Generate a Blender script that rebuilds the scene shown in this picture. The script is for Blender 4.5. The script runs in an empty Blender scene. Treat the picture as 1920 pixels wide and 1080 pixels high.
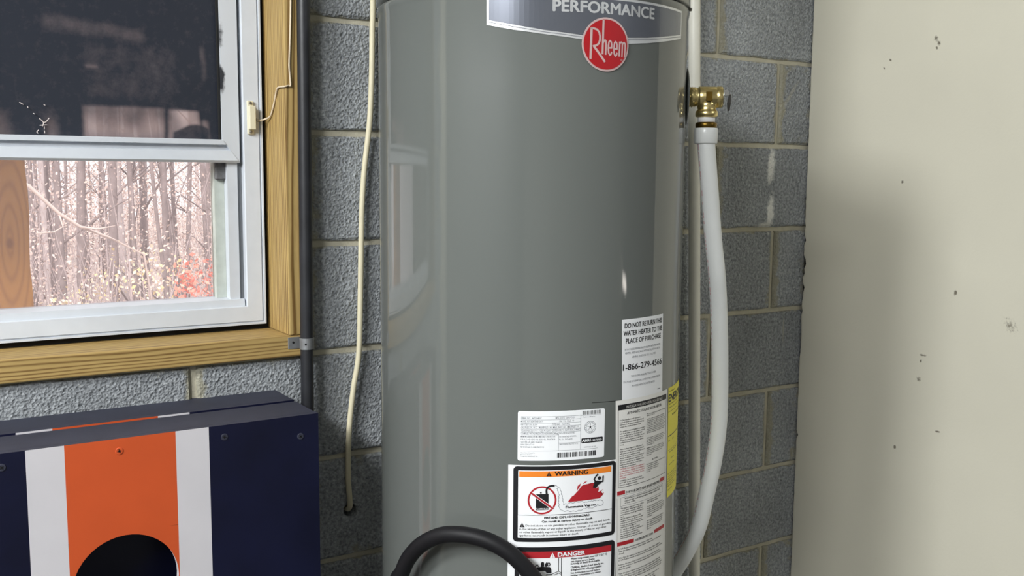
import bpy, bmesh, math, random
from mathutils import Vector, Matrix, noise

# ------------------------------------------------------------------ camera, world, sun, lamps, exposure
SC = bpy.context.scene
COL = SC.collection
FLOOR_Z = -0.467
CEIL_Z = 2.85
ROOM_X0, ROOM_X1 = -4.6, 0.3098          # x of the left wall and of the beige partition
ROOM_XR, PART_Y = 2.8, -0.95               # the garage goes on to the right behind the partition, which ends at PART_Y
ROOM_Y0 = -5.2

cam_data = bpy.data.cameras.new('camera')
cam_data.sensor_width = 36.0
cam_data.lens = 1870.34 / 1920 * 36.0
cam_data.clip_start = 0.02
cam_data.clip_end = 300
cam = bpy.data.objects.new('camera', cam_data)
COL.objects.link(cam)
_f = Vector((0.53322045, 0.83826562, -0.11395922))
_r = Vector((0.84419734, -0.53598073, 0.00745059))
_u = Vector((0.05483437, 0.10017688, 0.99345749))
_m = Matrix((_r, _u, -_f)).transposed().to_4x4()
_m.translation = Vector((-1.66983, -1.73749, 1.14739))
cam.matrix_world = _m
SC.camera = cam

SC.view_settings.view_transform = 'Standard'
SC.view_settings.look = 'None'
SC.view_settings.gamma = 1.0
SC.view_settings.use_curve_mapping = False
SC.view_settings.exposure = -0.1

world = bpy.data.worlds.new('sky')
SC.world = world
world.use_nodes = True
_bg = world.node_tree.nodes['Background']
_bg.inputs['Color'].default_value = (0.98, 0.97, 1.0, 1)
_bg.inputs['Strength'].default_value = 1.7

_s = bpy.data.lights.new('sun', 'SUN')
_s.energy = 5.0
_s.angle = math.radians(3)
_s.color = (1.0, 0.95, 0.89)
sun = bpy.data.objects.new('sun', _s)
COL.objects.link(sun)
sun.rotation_euler = Vector((0.35, 0.75, -0.75)).to_track_quat('-Z', 'Y').to_euler()   # comes over the roof from behind the house


def area_lamp(name, loc, size, energy, color, aim):
    l = bpy.data.lights.new(name, 'AREA')
    l.shape = 'RECTANGLE'
    l.size, l.size_y = size
    l.energy = energy
    l.color = color
    o = bpy.data.objects.new(name, l)
    COL.objects.link(o)
    o.location = loc
    z = -Vector(aim).normalized()                       # the lamp's long side stays level
    x = Vector((0, 1, 0)).cross(z).normalized() if abs(z.y) < 0.9 else Vector((1, 0, 0))
    m = Matrix((x, z.cross(x), z)).transposed()
    o.rotation_euler = m.to_euler()
    return o


# ceiling strips: first read off the heater's shadow, last two added as fill (their housings are built further down)
LAMPS = [((-3.6, -1.28, CEIL_Z - 0.12), (1.15, 0.55), 165, (0.55, 0.12, -1)), ((1.0, -3.3, CEIL_Z - 0.12), (0.16, 1.15), 36, (0, 0, -1)), ((-4.1, -2.7, CEIL_Z - 0.12), (0.45, 1.15), 150, (0.55, 0.3, -1))]
for _p, _z, _e, _a in LAMPS:
    area_lamp('ceiling_lamp', _p, _z, _e, (0.97, 0.99, 1.0), _a)


# lamp added at the far right end for the streak mirrored in the heater
area_lamp('streak_lamp', (ROOM_XR - 0.02, -4.95, 0.38), (0.10, 0.60), 2.2, (1.0, 0.93, 0.85), (-1, 0, 0))

# ------------------------------------------------------------------ helpers
def lin(r, g, b):
    def c(v):
        v /= 255.0
        return v / 12.92 if v <= 0.04045 else ((v + 0.055) / 1.055) ** 2.4
    return (c(r), c(g), c(b), 1.0)


def mat(name):
    m = bpy.data.materials.new(name)
    m.use_nodes = True
    nt = m.node_tree
    return m, nt, nt.nodes['Principled BSDF']


def N(nt, typ, **kw):
    n = nt.nodes.new(typ)
    for k, v in kw.items():
        if k.startswith('i_'):
            key = k[2:].replace('_', ' ')
            n.inputs[key].default_value = v
        else:
            setattr(n, k, v)
    return n


def plain(name, col, rough=0.5, metal=0.0, spec=0.5, coat=0.0, var=0.0, vscale=20.0, bump=0.0, bscale=200.0):
    m, nt, b = mat(name)
    b.inputs['Base Color'].default_value = col
    b.inputs['Roughness'].default_value = rough
    b.inputs['Metallic'].default_value = metal
    b.inputs['Specular IOR Level'].default_value = spec
    b.inputs['Coat Weight'].default_value = coat
    if var or bump:
        tc = N(nt, 'ShaderNodeTexCoord')
    if var:
        n = N(nt, 'ShaderNodeTexNoise', i_Scale=vscale, i_Detail=4.0)
        nt.links.new(tc.outputs['Object'], n.inputs['Vector'])
        r = N(nt, 'ShaderNodeMapRange')
        r.inputs['From Min'].default_value = 0.3
        r.inputs['From Max'].default_value = 0.7
        r.inputs['To Min'].default_value = 1 - var
        r.inputs['To Max'].default_value = 1 + var
        nt.links.new(n.outputs['Fac'], r.inputs['Value'])
        mx = N(nt, 'ShaderNodeMix', data_type='RGBA', blend_type='MULTIPLY')
        mx.inputs['Factor'].default_value = 1
        mx.inputs['A'].default_value = col
        nt.links.new(r.outputs['Result'], mx.inputs['B'])
        nt.links.new(mx.outputs['Result'], b.inputs['Base Color'])
    if bump:
        n2 = N(nt, 'ShaderNodeTexNoise', i_Scale=bscale, i_Detail=3.0)
        nt.links.new(tc.outputs['Object'], n2.inputs['Vector'])
        bp = N(nt, 'ShaderNodeBump', i_Strength=bump, i_Distance=0.002)
        nt.links.new(n2.outputs['Fac'], bp.inputs['Height'])
        nt.links.new(bp.outputs['Normal'], b.inputs['Normal'])
    return m


def obj(name, me, m=None, parent=None, kind=None, smooth=False):
    if isinstance(me, bmesh.types.BMesh):
        bm = me
        me = bpy.data.meshes.new(name)
        bm.normal_update()
        bm.to_mesh(me)
        bm.free()
    if m is not None:
        if isinstance(m, (list, tuple)):
            if not me.materials:
                for x in m:
                    me.materials.append(x)
        elif not me.materials:
            me.materials.append(m)
    if smooth:
        for p in me.polygons:
            p.use_smooth = True
    o = bpy.data.objects.new(name, me)
    COL.objects.link(o)
    if parent is not None:
        o.parent = parent
    if kind:
        o['kind'] = kind
    return o


def thing(name, label, cat, loc=(0, 0, 0), group=None):
    o = bpy.data.objects.new(name, None)
    o.empty_display_size = 0.05
    COL.objects.link(o)
    o.location = loc
    tag(o, label, cat, group)
    return o


def tag(o, label, cat, group=None):
    o['label'] = label
    o['category'] = cat
    if group:
        o['group'] = group
    return o


def child(name, me, m, root, **kw):
    """mesh given in world coordinates, parented to a root Empty that only has a location"""
    o = obj(name, me, m, root, **kw)
    o.matrix_parent_inverse = Matrix.Translation(root.location).inverted()
    return o


def add_box(bm, a, b, bevel=0.0, mi=0, segs=1):
    (x0, y0, z0), (x1, y1, z1) = a, b
    vs = [bm.verts.new(p) for p in ((x0, y0, z0), (x1, y0, z0), (x1, y1, z0), (x0, y1, z0),
                                    (x0, y0, z1), (x1, y0, z1), (x1, y1, z1), (x0, y1, z1))]
    fs = [bm.faces.new([vs[i] for i in q]) for q in ((3, 2, 1, 0), (4, 5, 6, 7), (0, 1, 5, 4), (1, 2, 6, 5), (2, 3, 7, 6), (3, 0, 4, 7))]
    for f in fs:
        f.material_index = mi
    if bevel:
        es = {e for f in fs for e in f.edges}
        bmesh.ops.bevel(bm, geom=list(es), offset=bevel, segments=segs, affect='EDGES', profile=0.5)
    return bm


def box_bm(a, b, bevel=0.0, segs=1):
    return add_box(bmesh.new(), a, b, bevel, 0, segs)


def catmull(pts, n=8):
    P = [Vector(p) for p in pts]
    P = [P[0] * 2 - P[1]] + P + [P[-1] * 2 - P[-2]]
    out = []
    for i in range(1, len(P) - 2):
        for k in range(n):
            t = k / n
            a, b, c, d = P[i - 1], P[i], P[i + 1], P[i + 2]
            out.append(0.5 * ((2 * b) + (c - a) * t + (2 * a - 5 * b + 4 * c - d) * t * t + (3 * b - a - 3 * c + d) * t ** 3))
    out.append(P[-2])
    return out


def add_tube(bm, pts, r, seg=12, caps=True, radii=None):
    pts = [Vector(p) for p in pts]
    rings = []
    up = None
    for i, p in enumerate(pts):
        t = (pts[min(i + 1, len(pts) - 1)] - pts[max(i - 1, 0)]).normalized()
        if up is None:
            up = Vector((0, 0, 1)) if abs(t.z) < 0.9 else Vector((1, 0, 0))
        s = t.cross(up).normalized()
        up = s.cross(t).normalized()
        rr = radii[i] if radii else r
        rings.append([bm.verts.new(p + (s * math.cos(2 * math.pi * k / seg) + up * math.sin(2 * math.pi * k / seg)) * rr) for k in range(seg)])
    for a, b in zip(rings, rings[1:]):
        for k in range(seg):
            f = bm.faces.new((a[k], a[(k + 1) % seg], b[(k + 1) % seg], b[k]))
            f.smooth = True
    if caps:
        bm.faces.new(rings[0][::-1])
        bm.faces.new(rings[-1])
    return bm


def add_lathe(bm, prof, o, ax, seg=32, caps=True, hexa=False):
    """profile of (radius, distance along ax) revolved about the axis ax through o"""
    o = Vector(o)
    ax = Vector(ax).normalized()
    up = Vector((0, 0, 1)) if abs(ax.z) < 0.9 else Vector((1, 0, 0))
    s = ax.cross(up).normalized()
    t = s.cross(ax).normalized()
    rings = []
    for r, d in prof:
        rings.append([bm.verts.new(o + ax * d + (s * math.cos(2 * math.pi * k / seg) + t * math.sin(2 * math.pi * k / seg)) * r) for k in range(seg)])
    for a, b in zip(rings, rings[1:]):
        for k in range(seg):
            f = bm.faces.new((a[k], a[(k + 1) % seg], b[(k + 1) % seg], b[k]))
            f.smooth = not hexa
    if caps:
        bm.faces.new(rings[0][::-1])
        bm.faces.new(rings[-1])
    return bm


# ------------------------------------------------------------------ materials
# concrete block
M_BLOCK, nt, b = mat('concrete_block')
geo = N(nt, 'ShaderNodeNewGeometry')
oi = N(nt, 'ShaderNodeObjectInfo')
at = N(nt, 'ShaderNodeAttribute', attribute_name='smear')
n1 = N(nt, 'ShaderNodeTexNoise', i_Scale=150.0, i_Detail=3.0, i_Roughness=0.6)
n2 = N(nt, 'ShaderNodeTexNoise', i_Scale=6.0, i_Detail=5.0, i_Roughness=0.6)
n3 = N(nt, 'ShaderNodeTexNoise', i_Scale=28.0, i_Detail=5.0, i_Roughness=0.7)
v1 = N(nt, 'ShaderNodeTexVoronoi', i_Scale=210.0)
for n in (n1, n2, n3, v1):
    nt.links.new(geo.outputs['Position'], n.inputs['Vector'])
cr = N(nt, 'ShaderNodeValToRGB')
cr.color_ramp.elements[0].position = 0.30
cr.color_ramp.elements[0].color = lin(117, 121, 125)
cr.color_ramp.elements[1].position = 0.72
cr.color_ramp.elements[1].color = lin(186, 190, 193)
nt.links.new(n1.outputs['Fac'], cr.inputs['Fac'])
# broad tone change and tone of each block
mr = N(nt, 'ShaderNodeMapRange')
mr.inputs['From Min'].default_value = 0.3
mr.inputs['From Max'].default_value = 0.7
mr.inputs['To Min'].default_value = 0.80
mr.inputs['To Max'].default_value = 1.14
nt.links.new(n2.outputs['Fac'], mr.inputs['Value'])
mr2 = N(nt, 'ShaderNodeMapRange')
mr2.inputs['To Min'].default_value = 0.90
mr2.inputs['To Max'].default_value = 1.06
nt.links.new(oi.outputs['Random'], mr2.inputs['Value'])
mm = N(nt, 'ShaderNodeMath', operation='MULTIPLY')
nt.links.new(mr.outputs['Result'], mm.inputs[0])
nt.links.new(mr2.outputs['Result'], mm.inputs[1])
mx = N(nt, 'ShaderNodeMix', data_type='RGBA', blend_type='MULTIPLY')
mx.inputs['Factor'].default_value = 1
nt.links.new(cr.outputs['Color'], mx.inputs['A'])
nt.links.new(mm.outputs['Value'], mx.inputs['B'])
# mortar smeared over the ends
sm = N(nt, 'ShaderNodeMath', operation='ADD')
nt.links.new(at.outputs['Fac'], sm.inputs[0])
nt.links.new(n3.outputs['Fac'], sm.inputs[1])
smr = N(nt, 'ShaderNodeMapRange')
smr.inputs['From Min'].default_value = 0.82
smr.inputs['From Max'].default_value = 0.98
smr.inputs['To Max'].default_value = 0.75
nt.links.new(sm.outputs['Value'], smr.inputs['Value'])
mx2 = N(nt, 'ShaderNodeMix', data_type='RGBA')
mx2.inputs['B'].default_value = lin(158, 153, 130)
nt.links.new(smr.outputs['Result'], mx2.inputs['Factor'])
nt.links.new(mx.outputs['Result'], mx2.inputs['A'])


def pos_mask(nt, geo, cx, cz, wx, wz, slant=0.0, nscale=60.0, thr=0.55):
    """soft-edged noisy patch of stain on the block wall round (cx, cz)"""
    sp = N(nt, 'ShaderNodeSeparateXYZ')
    nt.links.new(geo.outputs['Position'], sp.inputs[0])
    dx = N(nt, 'ShaderNodeMath', operation='SUBTRACT')
    nt.links.new(sp.outputs['X'], dx.inputs[0])
    dx.inputs[1].default_value = cx
    dz = N(nt, 'ShaderNodeMath', operation='SUBTRACT')
    nt.links.new(sp.outputs['Z'], dz.inputs[0])
    dz.inputs[1].default_value = cz
    sl = N(nt, 'ShaderNodeMath', operation='MULTIPLY_ADD')
    nt.links.new(dz.outputs[0], sl.inputs[0])
    sl.inputs[1].default_value = -slant
    nt.links.new(dx.outputs[0], sl.inputs[2])
    qx = N(nt, 'ShaderNodeMath', operation='DIVIDE')
    nt.links.new(sl.outputs[0], qx.inputs[0])
    qx.inputs[1].default_value = wx
    qz = N(nt, 'ShaderNodeMath', operation='DIVIDE')
    nt.links.new(dz.outputs[0], qz.inputs[0])
    qz.inputs[1].default_value = wz
    cb = N(nt, 'ShaderNodeCombineXYZ')
    nt.links.new(qx.outputs[0], cb.inputs[0])
    nt.links.new(qz.outputs[0], cb.inputs[1])
    ln = N(nt, 'ShaderNodeVectorMath', operation='LENGTH')
    nt.links.new(cb.outputs[0], ln.inputs[0])
    nz = N(nt, 'ShaderNodeTexNoise', i_Scale=nscale, i_Detail=4.0, i_Roughness=0.7)
    nt.links.new(geo.outputs['Position'], nz.inputs['Vector'])
    ad = N(nt, 'ShaderNodeMath', operation='MULTIPLY_ADD')
    nt.links.new(nz.outputs['Fac'], ad.inputs[0])
    ad.inputs[1].default_value = 2.4
    nt.links.new(ln.outputs['Value'], ad.inputs[2])
    r = N(nt, 'ShaderNodeMapRange')
    r.inputs['From Min'].default_value = 1.2 + thr
    r.inputs['From Max'].default_value = 1.2 + thr + 0.7
    r.inputs['To Min'].default_value = 1
    r.inputs['To Max'].default_value = 0
    nt.links.new(ad.outputs[0], r.inputs['Value'])
    return r.outputs['Result']


cur = mx2.outputs['Result']
for args, colr in (((0.185, 1.172, 0.010, 0.034, 0.10, 70.0, 0.75), lin(232, 232, 228)),
                   ((0.188, 1.055, 0.010, 0.035, 0.05, 70.0, 0.75), lin(232, 232, 228)),
                   ((0.170, 1.024, 0.022, 0.008, 0.0, 70.0, 0.75), lin(205, 205, 200)),
                   ((0.243, 1.345, 0.005, 0.028, 0.75, 50.0, 0.75), lin(165, 165, 160)),
                   ((0.250, 0.765, 0.0022, 0.034, 0.0, 40.0, 0.75), lin(165, 165, 158))):
    f = pos_mask(nt, geo, *args)
    mxx = N(nt, 'ShaderNodeMix', data_type='RGBA')
    mxx.inputs['B'].default_value = colr
    nt.links.new(f, mxx.inputs['Factor'])
    nt.links.new(cur, mxx.inputs['A'])
    cur = mxx.outputs['Result']
nt.links.new(cur, b.inputs['Base Color'])
b.inputs['Roughness'].default_value = 0.92
b.inputs['Specular IOR Level'].default_value = 0.25
hm = N(nt, 'ShaderNodeMath', operation='MULTIPLY_ADD')
nt.links.new(v1.outputs['Distance'], hm.inputs[0])
hm.inputs[1].default_value = 0.6
nt.links.new(n1.outputs['Fac'], hm.inputs[2])
hs = N(nt, 'ShaderNodeMath', operation='MULTIPLY')      # smeared mortar is smoother
nt.links.new(hm.outputs[0], hs.inputs[0])
inv = N(nt, 'ShaderNodeMapRange')
inv.inputs['To Min'].default_value = 1.0
inv.inputs['To Max'].default_value = 0.55
nt.links.new(smr.outputs['Result'], inv.inputs['Value'])
nt.links.new(inv.outputs['Result'], hs.inputs[1])
bp = N(nt, 'ShaderNodeBump', i_Strength=0.9, i_Distance=0.004)
nt.links.new(hs.outputs[0], bp.inputs['Height'])
nt.links.new(bp.outputs['Normal'], b.inputs['Normal'])

M_MORTAR = plain('mortar', lin(192, 187, 168), 0.95, spec=0.2, var=0.10, vscale=40, bump=0.5, bscale=260)


def wood(name, dark, light, axis, scale=1.0, rough=0.6, ring=26.0, knots=()):
    m, nt, b = mat(name)
    tc = N(nt, 'ShaderNodeTexCoord')
    mp = N(nt, 'ShaderNodeMapping')
    s = [1.0, 1.0, 1.0]
    s[axis] = 0.10
    mp.inputs['Scale'].default_value = s
    nt.links.new(tc.outputs['Object'], mp.inputs['Vector'])
    vec = mp.outputs['Vector']
    n2 = N(nt, 'ShaderNodeTexNoise', i_Scale=16.0 * scale, i_Detail=2.0)
    nt.links.new(vec, n2.inputs['Vector'])
    # growth rings: sine of a slowly warped cross-grain coordinate
    sp = N(nt, 'ShaderNodeSeparateXYZ')
    nt.links.new(vec, sp.inputs[0])
    o1, o2 = [i for i in (0, 1, 2) if i != axis]
    q = N(nt, 'ShaderNodeMath', operation='MULTIPLY_ADD')
    nt.links.new(sp.outputs[o1], q.inputs[0])
    q.inputs[1].default_value = 0.55
    nt.links.new(sp.outputs[o2], q.inputs[2])
    q2 = N(nt, 'ShaderNodeMath', operation='MULTIPLY')
    nt.links.new(q.outputs[0], q2.inputs[0])
    q2.inputs[1].default_value = ring * 34.0
    q3 = N(nt, 'ShaderNodeMath', operation='MULTIPLY_ADD')
    nt.links.new(n2.outputs['Fac'], q3.inputs[0])
    q3.inputs[1].default_value = 22.0
    nt.links.new(q2.outputs[0], q3.inputs[2])
    sn = N(nt, 'ShaderNodeMath', operation='SINE')
    nt.links.new(q3.outputs[0], sn.inputs[0])
    s1 = N(nt, 'ShaderNodeMath', operation='MULTIPLY_ADD')
    nt.links.new(sn.outputs[0], s1.inputs[0])
    s1.inputs[1].default_value = 0.5
    s1.inputs[2].default_value = 0.5
    s2 = N(nt, 'ShaderNodeMath', operation='POWER')
    nt.links.new(s1.outputs[0], s2.inputs[0])
    s2.inputs[1].default_value = 2.6
    n = N(nt, 'ShaderNodeTexNoise', i_Scale=130.0 * scale, i_Detail=4.0, i_Roughness=0.65)
    nt.links.new(vec, n.inputs['Vector'])
    a = N(nt, 'ShaderNodeMath', operation='MULTIPLY_ADD')
    nt.links.new(n.outputs['Fac'], a.inputs[0])
    a.inputs[1].default_value = 0.55
    s3 = N(nt, 'ShaderNodeMath', operation='MULTIPLY')
    nt.links.new(s2.outputs[0], s3.inputs[0])
    nt.links.new(n2.outputs['Fac'], s3.inputs[1])
    nt.links.new(s3.outputs[0], a.inputs[2])
    r = N(nt, 'ShaderNodeValToRGB')
    r.color_ramp.elements[0].position = 0.18
    r.color_ramp.elements[0].color = light
    r.color_ramp.elements[1].position = 0.85
    r.color_ramp.elements[1].color = dark
    nt.links.new(a.outputs[0], r.inputs['Fac'])
    nt.links.new(r.outputs['Color'], b.inputs['Base Color'])
    b.inputs['Roughness'].default_value = rough
    b.inputs['Specular IOR Level'].default_value = 0.35
    bp = N(nt, 'ShaderNodeBump', i_Strength=0.25, i_Distance=0.002)
    nt.links.new(a.outputs[0], bp.inputs['Height'])
    nt.links.new(bp.outputs['Normal'], b.inputs['Normal'])
    return m


M_WOOD_X = wood('treated_pine_along_x', lin(126, 97, 54), lin(186, 158, 100), 0)
M_WOOD_Z = wood('treated_pine_along_z', lin(112, 84, 42), lin(190, 162, 104), 2)
M_POST = wood('orange_pine', lin(140, 84, 38), lin(208, 140, 76), 2, 0.8, 0.7, ring=11.0)
M_RAW = plain('raw_wood', lin(196, 168, 130), 0.8)

M_ALU = plain('white_window_metal', lin(206, 211, 218), 0.38, spec=0.5, var=0.03, vscale=30)
M_ALU_OLD = plain('weathered_white_strip', lin(186, 192, 184), 0.6, var=0.08, vscale=60)
M_GASKET = plain('black_gap_foam', lin(18, 18, 18), 0.9)
M_GROOVE = plain('grey_channel', lin(128, 132, 136), 0.5)
M_CREAM = plain('cream_plastic', lin(222, 216, 190), 0.4)
M_SCREW = plain('screw_steel', lin(150, 146, 138), 0.35, metal=0.9)
M_WIRE = plain('cream_wire', lin(216, 200, 174), 0.5)
M_CORD = plain('ivory_cord', lin(216, 208, 178), 0.5, var=0.05, vscale=30)
M_CONDUIT = plain('black_conduit', lin(38, 39, 43), 0.42, var=0.25, vscale=24, bump=0.15, bscale=60)
M_GALV = plain('galvanized_strap', lin(150, 152, 154), 0.5, metal=0.7, var=0.12, vscale=80)
M_PVC = plain('white_pvc', lin(222, 220, 208), 0.35, var=0.03)
M_PEX = plain('white_poly_tube', lin(226, 228, 226), 0.3, var=0.02)
M_PEX.node_tree.nodes['Principled BSDF'].inputs['Subsurface Weight'].default_value = 0.15
M_PEX.node_tree.nodes['Principled BSDF'].inputs['Subsurface Radius'].default_value = (0.01, 0.01, 0.01)
M_TAPE = plain('thread_tape', lin(238, 238, 238), 0.5)
M_BRASS = plain('brass', lin(226, 206, 146), 0.3, metal=1.0, var=0.12, vscale=70, bump=0.2, bscale=200)
M_DKBRASS = plain('dark_brass', lin(120, 96, 44), 0.35, metal=1.0, var=0.2, vscale=90)
M_CHROME = plain('chrome', lin(215, 215, 215), 0.18, metal=1.0)
M_RUBBER = plain('black_rubber', lin(20, 20, 23), 0.55, spec=0.28, bump=0.1, bscale=120)
M_BLACKSLOT = plain('black_void', lin(10, 10, 11), 0.8)

# water heater paint: slightly metallic grey with clear coat
M_TANK, nt, b = mat('tank_grey_paint')
tc = N(nt, 'ShaderNodeTexCoord')
nz = N(nt, 'ShaderNodeTexNoise', i_Scale=900.0, i_Detail=1.0)
nt.links.new(tc.outputs['Object'], nz.inputs['Vector'])
nb = N(nt, 'ShaderNodeTexNoise', i_Scale=13.0, i_Detail=2.0)
mpn = N(nt, 'ShaderNodeMapping')
mpn.inputs['Scale'].default_value = (1, 1, 0.05)
nt.links.new(tc.outputs['Object'], mpn.inputs['Vector'])
nt.links.new(mpn.outputs['Vector'], nb.inputs['Vector'])
b.inputs['Base Color'].default_value = lin(99, 103, 100)
b.inputs['Metallic'].default_value = 0.0
b.inputs['Roughness'].default_value = 0.45
b.inputs['Coat Weight'].default_value = 0.85
b.inputs['Coat Roughness'].default_value = 0.018
b.inputs['Coat IOR'].default_value = 1.6
b.inputs['Specular IOR Level'].default_value = 0.2
bp = N(nt, 'ShaderNodeBump', i_Strength=0.010, i_Distance=0.001)
nt.links.new(nz.outputs['Fac'], bp.inputs['Height'])
bp2 = N(nt, 'ShaderNodeBump', i_Strength=0.045, i_Distance=0.004)
nt.links.new(nb.outputs['Fac'], bp2.inputs['Height'])
nt.links.new(bp.outputs['Normal'], bp2.inputs['Normal'])
nt.links.new(bp2.outputs['Normal'], b.inputs['Normal'])
nt.links.new(bp2.outputs['Normal'], b.inputs['Coat Normal'])

M_BADGE_SILVER = plain('badge_silver', lin(228, 230, 232), 0.25, metal=0.45)
M_BADGE_GREY = plain('badge_slate', lin(112, 116, 126), 0.25, metal=0.5, coat=0.3)
M_BADGE_RED = plain('badge_red', lin(172, 20, 30), 0.3, coat=0.3)
M_BADGE_PINK = plain('badge_silver_line', lin(214, 188, 186), 0.3, metal=0.3)
M_PAPER = plain('label_white', lin(240, 242, 244), 0.45)
M_PAPER2 = plain('label_warm_white', lin(232, 231, 226), 0.5)
M_INK = plain('ink_black', lin(22, 22, 26), 0.5)
M_INK_GREY = plain('ink_grey', lin(112, 115, 122), 0.5)
M_INK_RED = plain('ink_red', lin(174, 34, 44), 0.5)
M_INK_PINK = plain('ink_faint_red', lin(196, 96, 104), 0.5)
M_ORANGE = plain('ink_orange', lin(238, 134, 40), 0.5)
M_YELLOW = plain('label_yellow', lin(240, 228, 72), 0.5)

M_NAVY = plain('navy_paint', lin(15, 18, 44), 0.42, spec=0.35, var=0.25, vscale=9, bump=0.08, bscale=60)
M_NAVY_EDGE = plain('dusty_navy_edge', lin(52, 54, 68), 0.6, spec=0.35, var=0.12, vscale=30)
M_BORANGE = plain('orange_paint', lin(202, 84, 40), 0.45, var=0.04, vscale=14, bump=0.08, bscale=90)
M_BWHITE = plain('white_stripe_paint', lin(208, 205, 209), 0.45, var=0.03, vscale=14)

M_CONCRETE = plain('concrete_floor', lin(80, 79, 77), 0.7, var=0.1, vscale=3)
M_CEIL = plain('ceiling_white', lin(225, 224, 218), 0.9)
M_FARWALL = plain('far_wall_paint', lin(176, 174, 168), 0.9)
M_LEFTWALL = plain('left_wall_block', lin(120, 121, 121), 0.9)
M_STAND = plain('painted_stand', lin(90, 92, 92), 0.6)

# beige drywall with dents and specks
M_DRY, nt, b = mat('beige_drywall')
geo = N(nt, 'ShaderNodeNewGeometry')
vz = N(nt, 'ShaderNodeTexVoronoi', i_Scale=17.0)
nt.links.new(geo.outputs['Position'], vz.inputs['Vector'])
sc_ = N(nt, 'ShaderNodeSeparateColor')
nt.links.new(vz.outputs['Color'], sc_.inputs[0])
g1 = N(nt, 'ShaderNodeMath', operation='GREATER_THAN')
nt.links.new(sc_.outputs['Red'], g1.inputs[0])
g1.inputs[1].default_value = 0.45
g2 = N(nt, 'ShaderNodeMath', operation='LESS_THAN')
nt.links.new(vz.outputs['Distance'], g2.inputs[0])
g2.inputs[1].default_value = 0.036
g3 = N(nt, 'ShaderNodeMath', operation='MULTIPLY')
nt.links.new(g1.outputs[0], g3.inputs[0])
nt.links.new(g2.outputs[0], g3.inputs[1])
nn = N(nt, 'ShaderNodeTexNoise', i_Scale=2.2, i_Detail=3.0)
nt.links.new(geo.outputs['Position'], nn.inputs['Vector'])
mrr = N(nt, 'ShaderNodeMapRange')
mrr.inputs['From Min'].default_value = 0.35
mrr.inputs['From Max'].default_value = 0.65
mrr.inputs['To Min'].default_value = 0.96
mrr.inputs['To Max'].default_value = 1.03
nt.links.new(nn.outputs['Fac'], mrr.inputs['Value'])
mxa = N(nt, 'ShaderNodeMix', data_type='RGBA', blend_type='MULTIPLY')
mxa.inputs['Factor'].default_value = 1
mxa.inputs['A'].default_value = lin(213, 209, 192)
nt.links.new(mrr.outputs['Result'], mxa.inputs['B'])
cur = mxa.outputs['Result']
mxb = N(nt, 'ShaderNodeMix', data_type='RGBA')
mxb.inputs['B'].default_value = lin(92, 88, 80)
nt.links.new(g3.outputs[0], mxb.inputs['Factor'])
nt.links.new(cur, mxb.inputs['A'])
cur = mxb.outputs['Result']
sp3 = N(nt, 'ShaderNodeSeparateXYZ')
nt.links.new(geo.outputs['Position'], sp3.inputs[0])
cb3 = N(nt, 'ShaderNodeCombineXYZ')                     # so that pos_mask can read (y, z)
nt.links.new(sp3.outputs['Y'], cb3.inputs['X'])
nt.links.new(sp3.outputs['Z'], cb3.inputs['Z'])


class _G:
    outputs = {'Position': cb3.outputs[0]}


for args in ((-0.349, 1.448, 0.006, 0.006, 0.0, 160.0, 0.30), (-0.357, 1.437, 0.004, 0.005, 0.0, 160.0, 0.45), (-0.352, 1.428, 0.003, 0.004, 0.3, 160.0, 0.4), (-0.359, 0.746, 0.010, 0.003, 0.0, 160.0, 0.30),
             (-0.355, 0.732, 0.0025, 0.0035, 0.0, 160.0, 0.6), (-0.352, 0.690, 0.010, 0.010, 0.0, 190.0, -0.05), (-0.431, 0.896, 0.004, 0.006, 0.0, 120.0, 0.45), (-0.234, 1.412, 0.0025, 0.003, 0.5, 90.0, 0.6),
             (-0.218, 1.395, 0.002, 0.003, 0.5, 90.0, 0.5), (-0.407, 0.580, 0.006, 0.002, -0.6, 90.0, 0.6), (-0.299, 0.519, 0.003, 0.0045, 0.0, 90.0, 0.6), (-0.282, 1.135, 0.003, 0.0035, 0.0, 90.0, 0.6),
             (-0.560, 0.840, 0.030, 0.030, 0.3, 190.0, -0.25)):
    f = pos_mask(nt, _G, *args)
    mxx = N(nt, 'ShaderNodeMix', data_type='RGBA')
    mxx.inputs['B'].default_value = lin(120, 114, 100)
    nt.links.new(f, mxx.inputs['Factor'])
    nt.links.new(cur, mxx.inputs['A'])
    cur = mxx.outputs['Result']
nt.links.new(cur, b.inputs['Base Color'])
b.inputs['Roughness'].default_value = 0.75
b.inputs['Specular IOR Level'].default_value = 0.3
nb = N(nt, 'ShaderNodeTexNoise', i_Scale=170.0, i_Detail=3.0)
nt.links.new(geo.outputs['Position'], nb.inputs['Vector'])
bp = N(nt, 'ShaderNodeBump', i_Strength=0.12, i_Distance=0.002)
nt.links.new(nb.outputs['Fac'], bp.inputs['Height'])
nt.links.new(bp.outputs['Normal'], b.inputs['Normal'])

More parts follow.
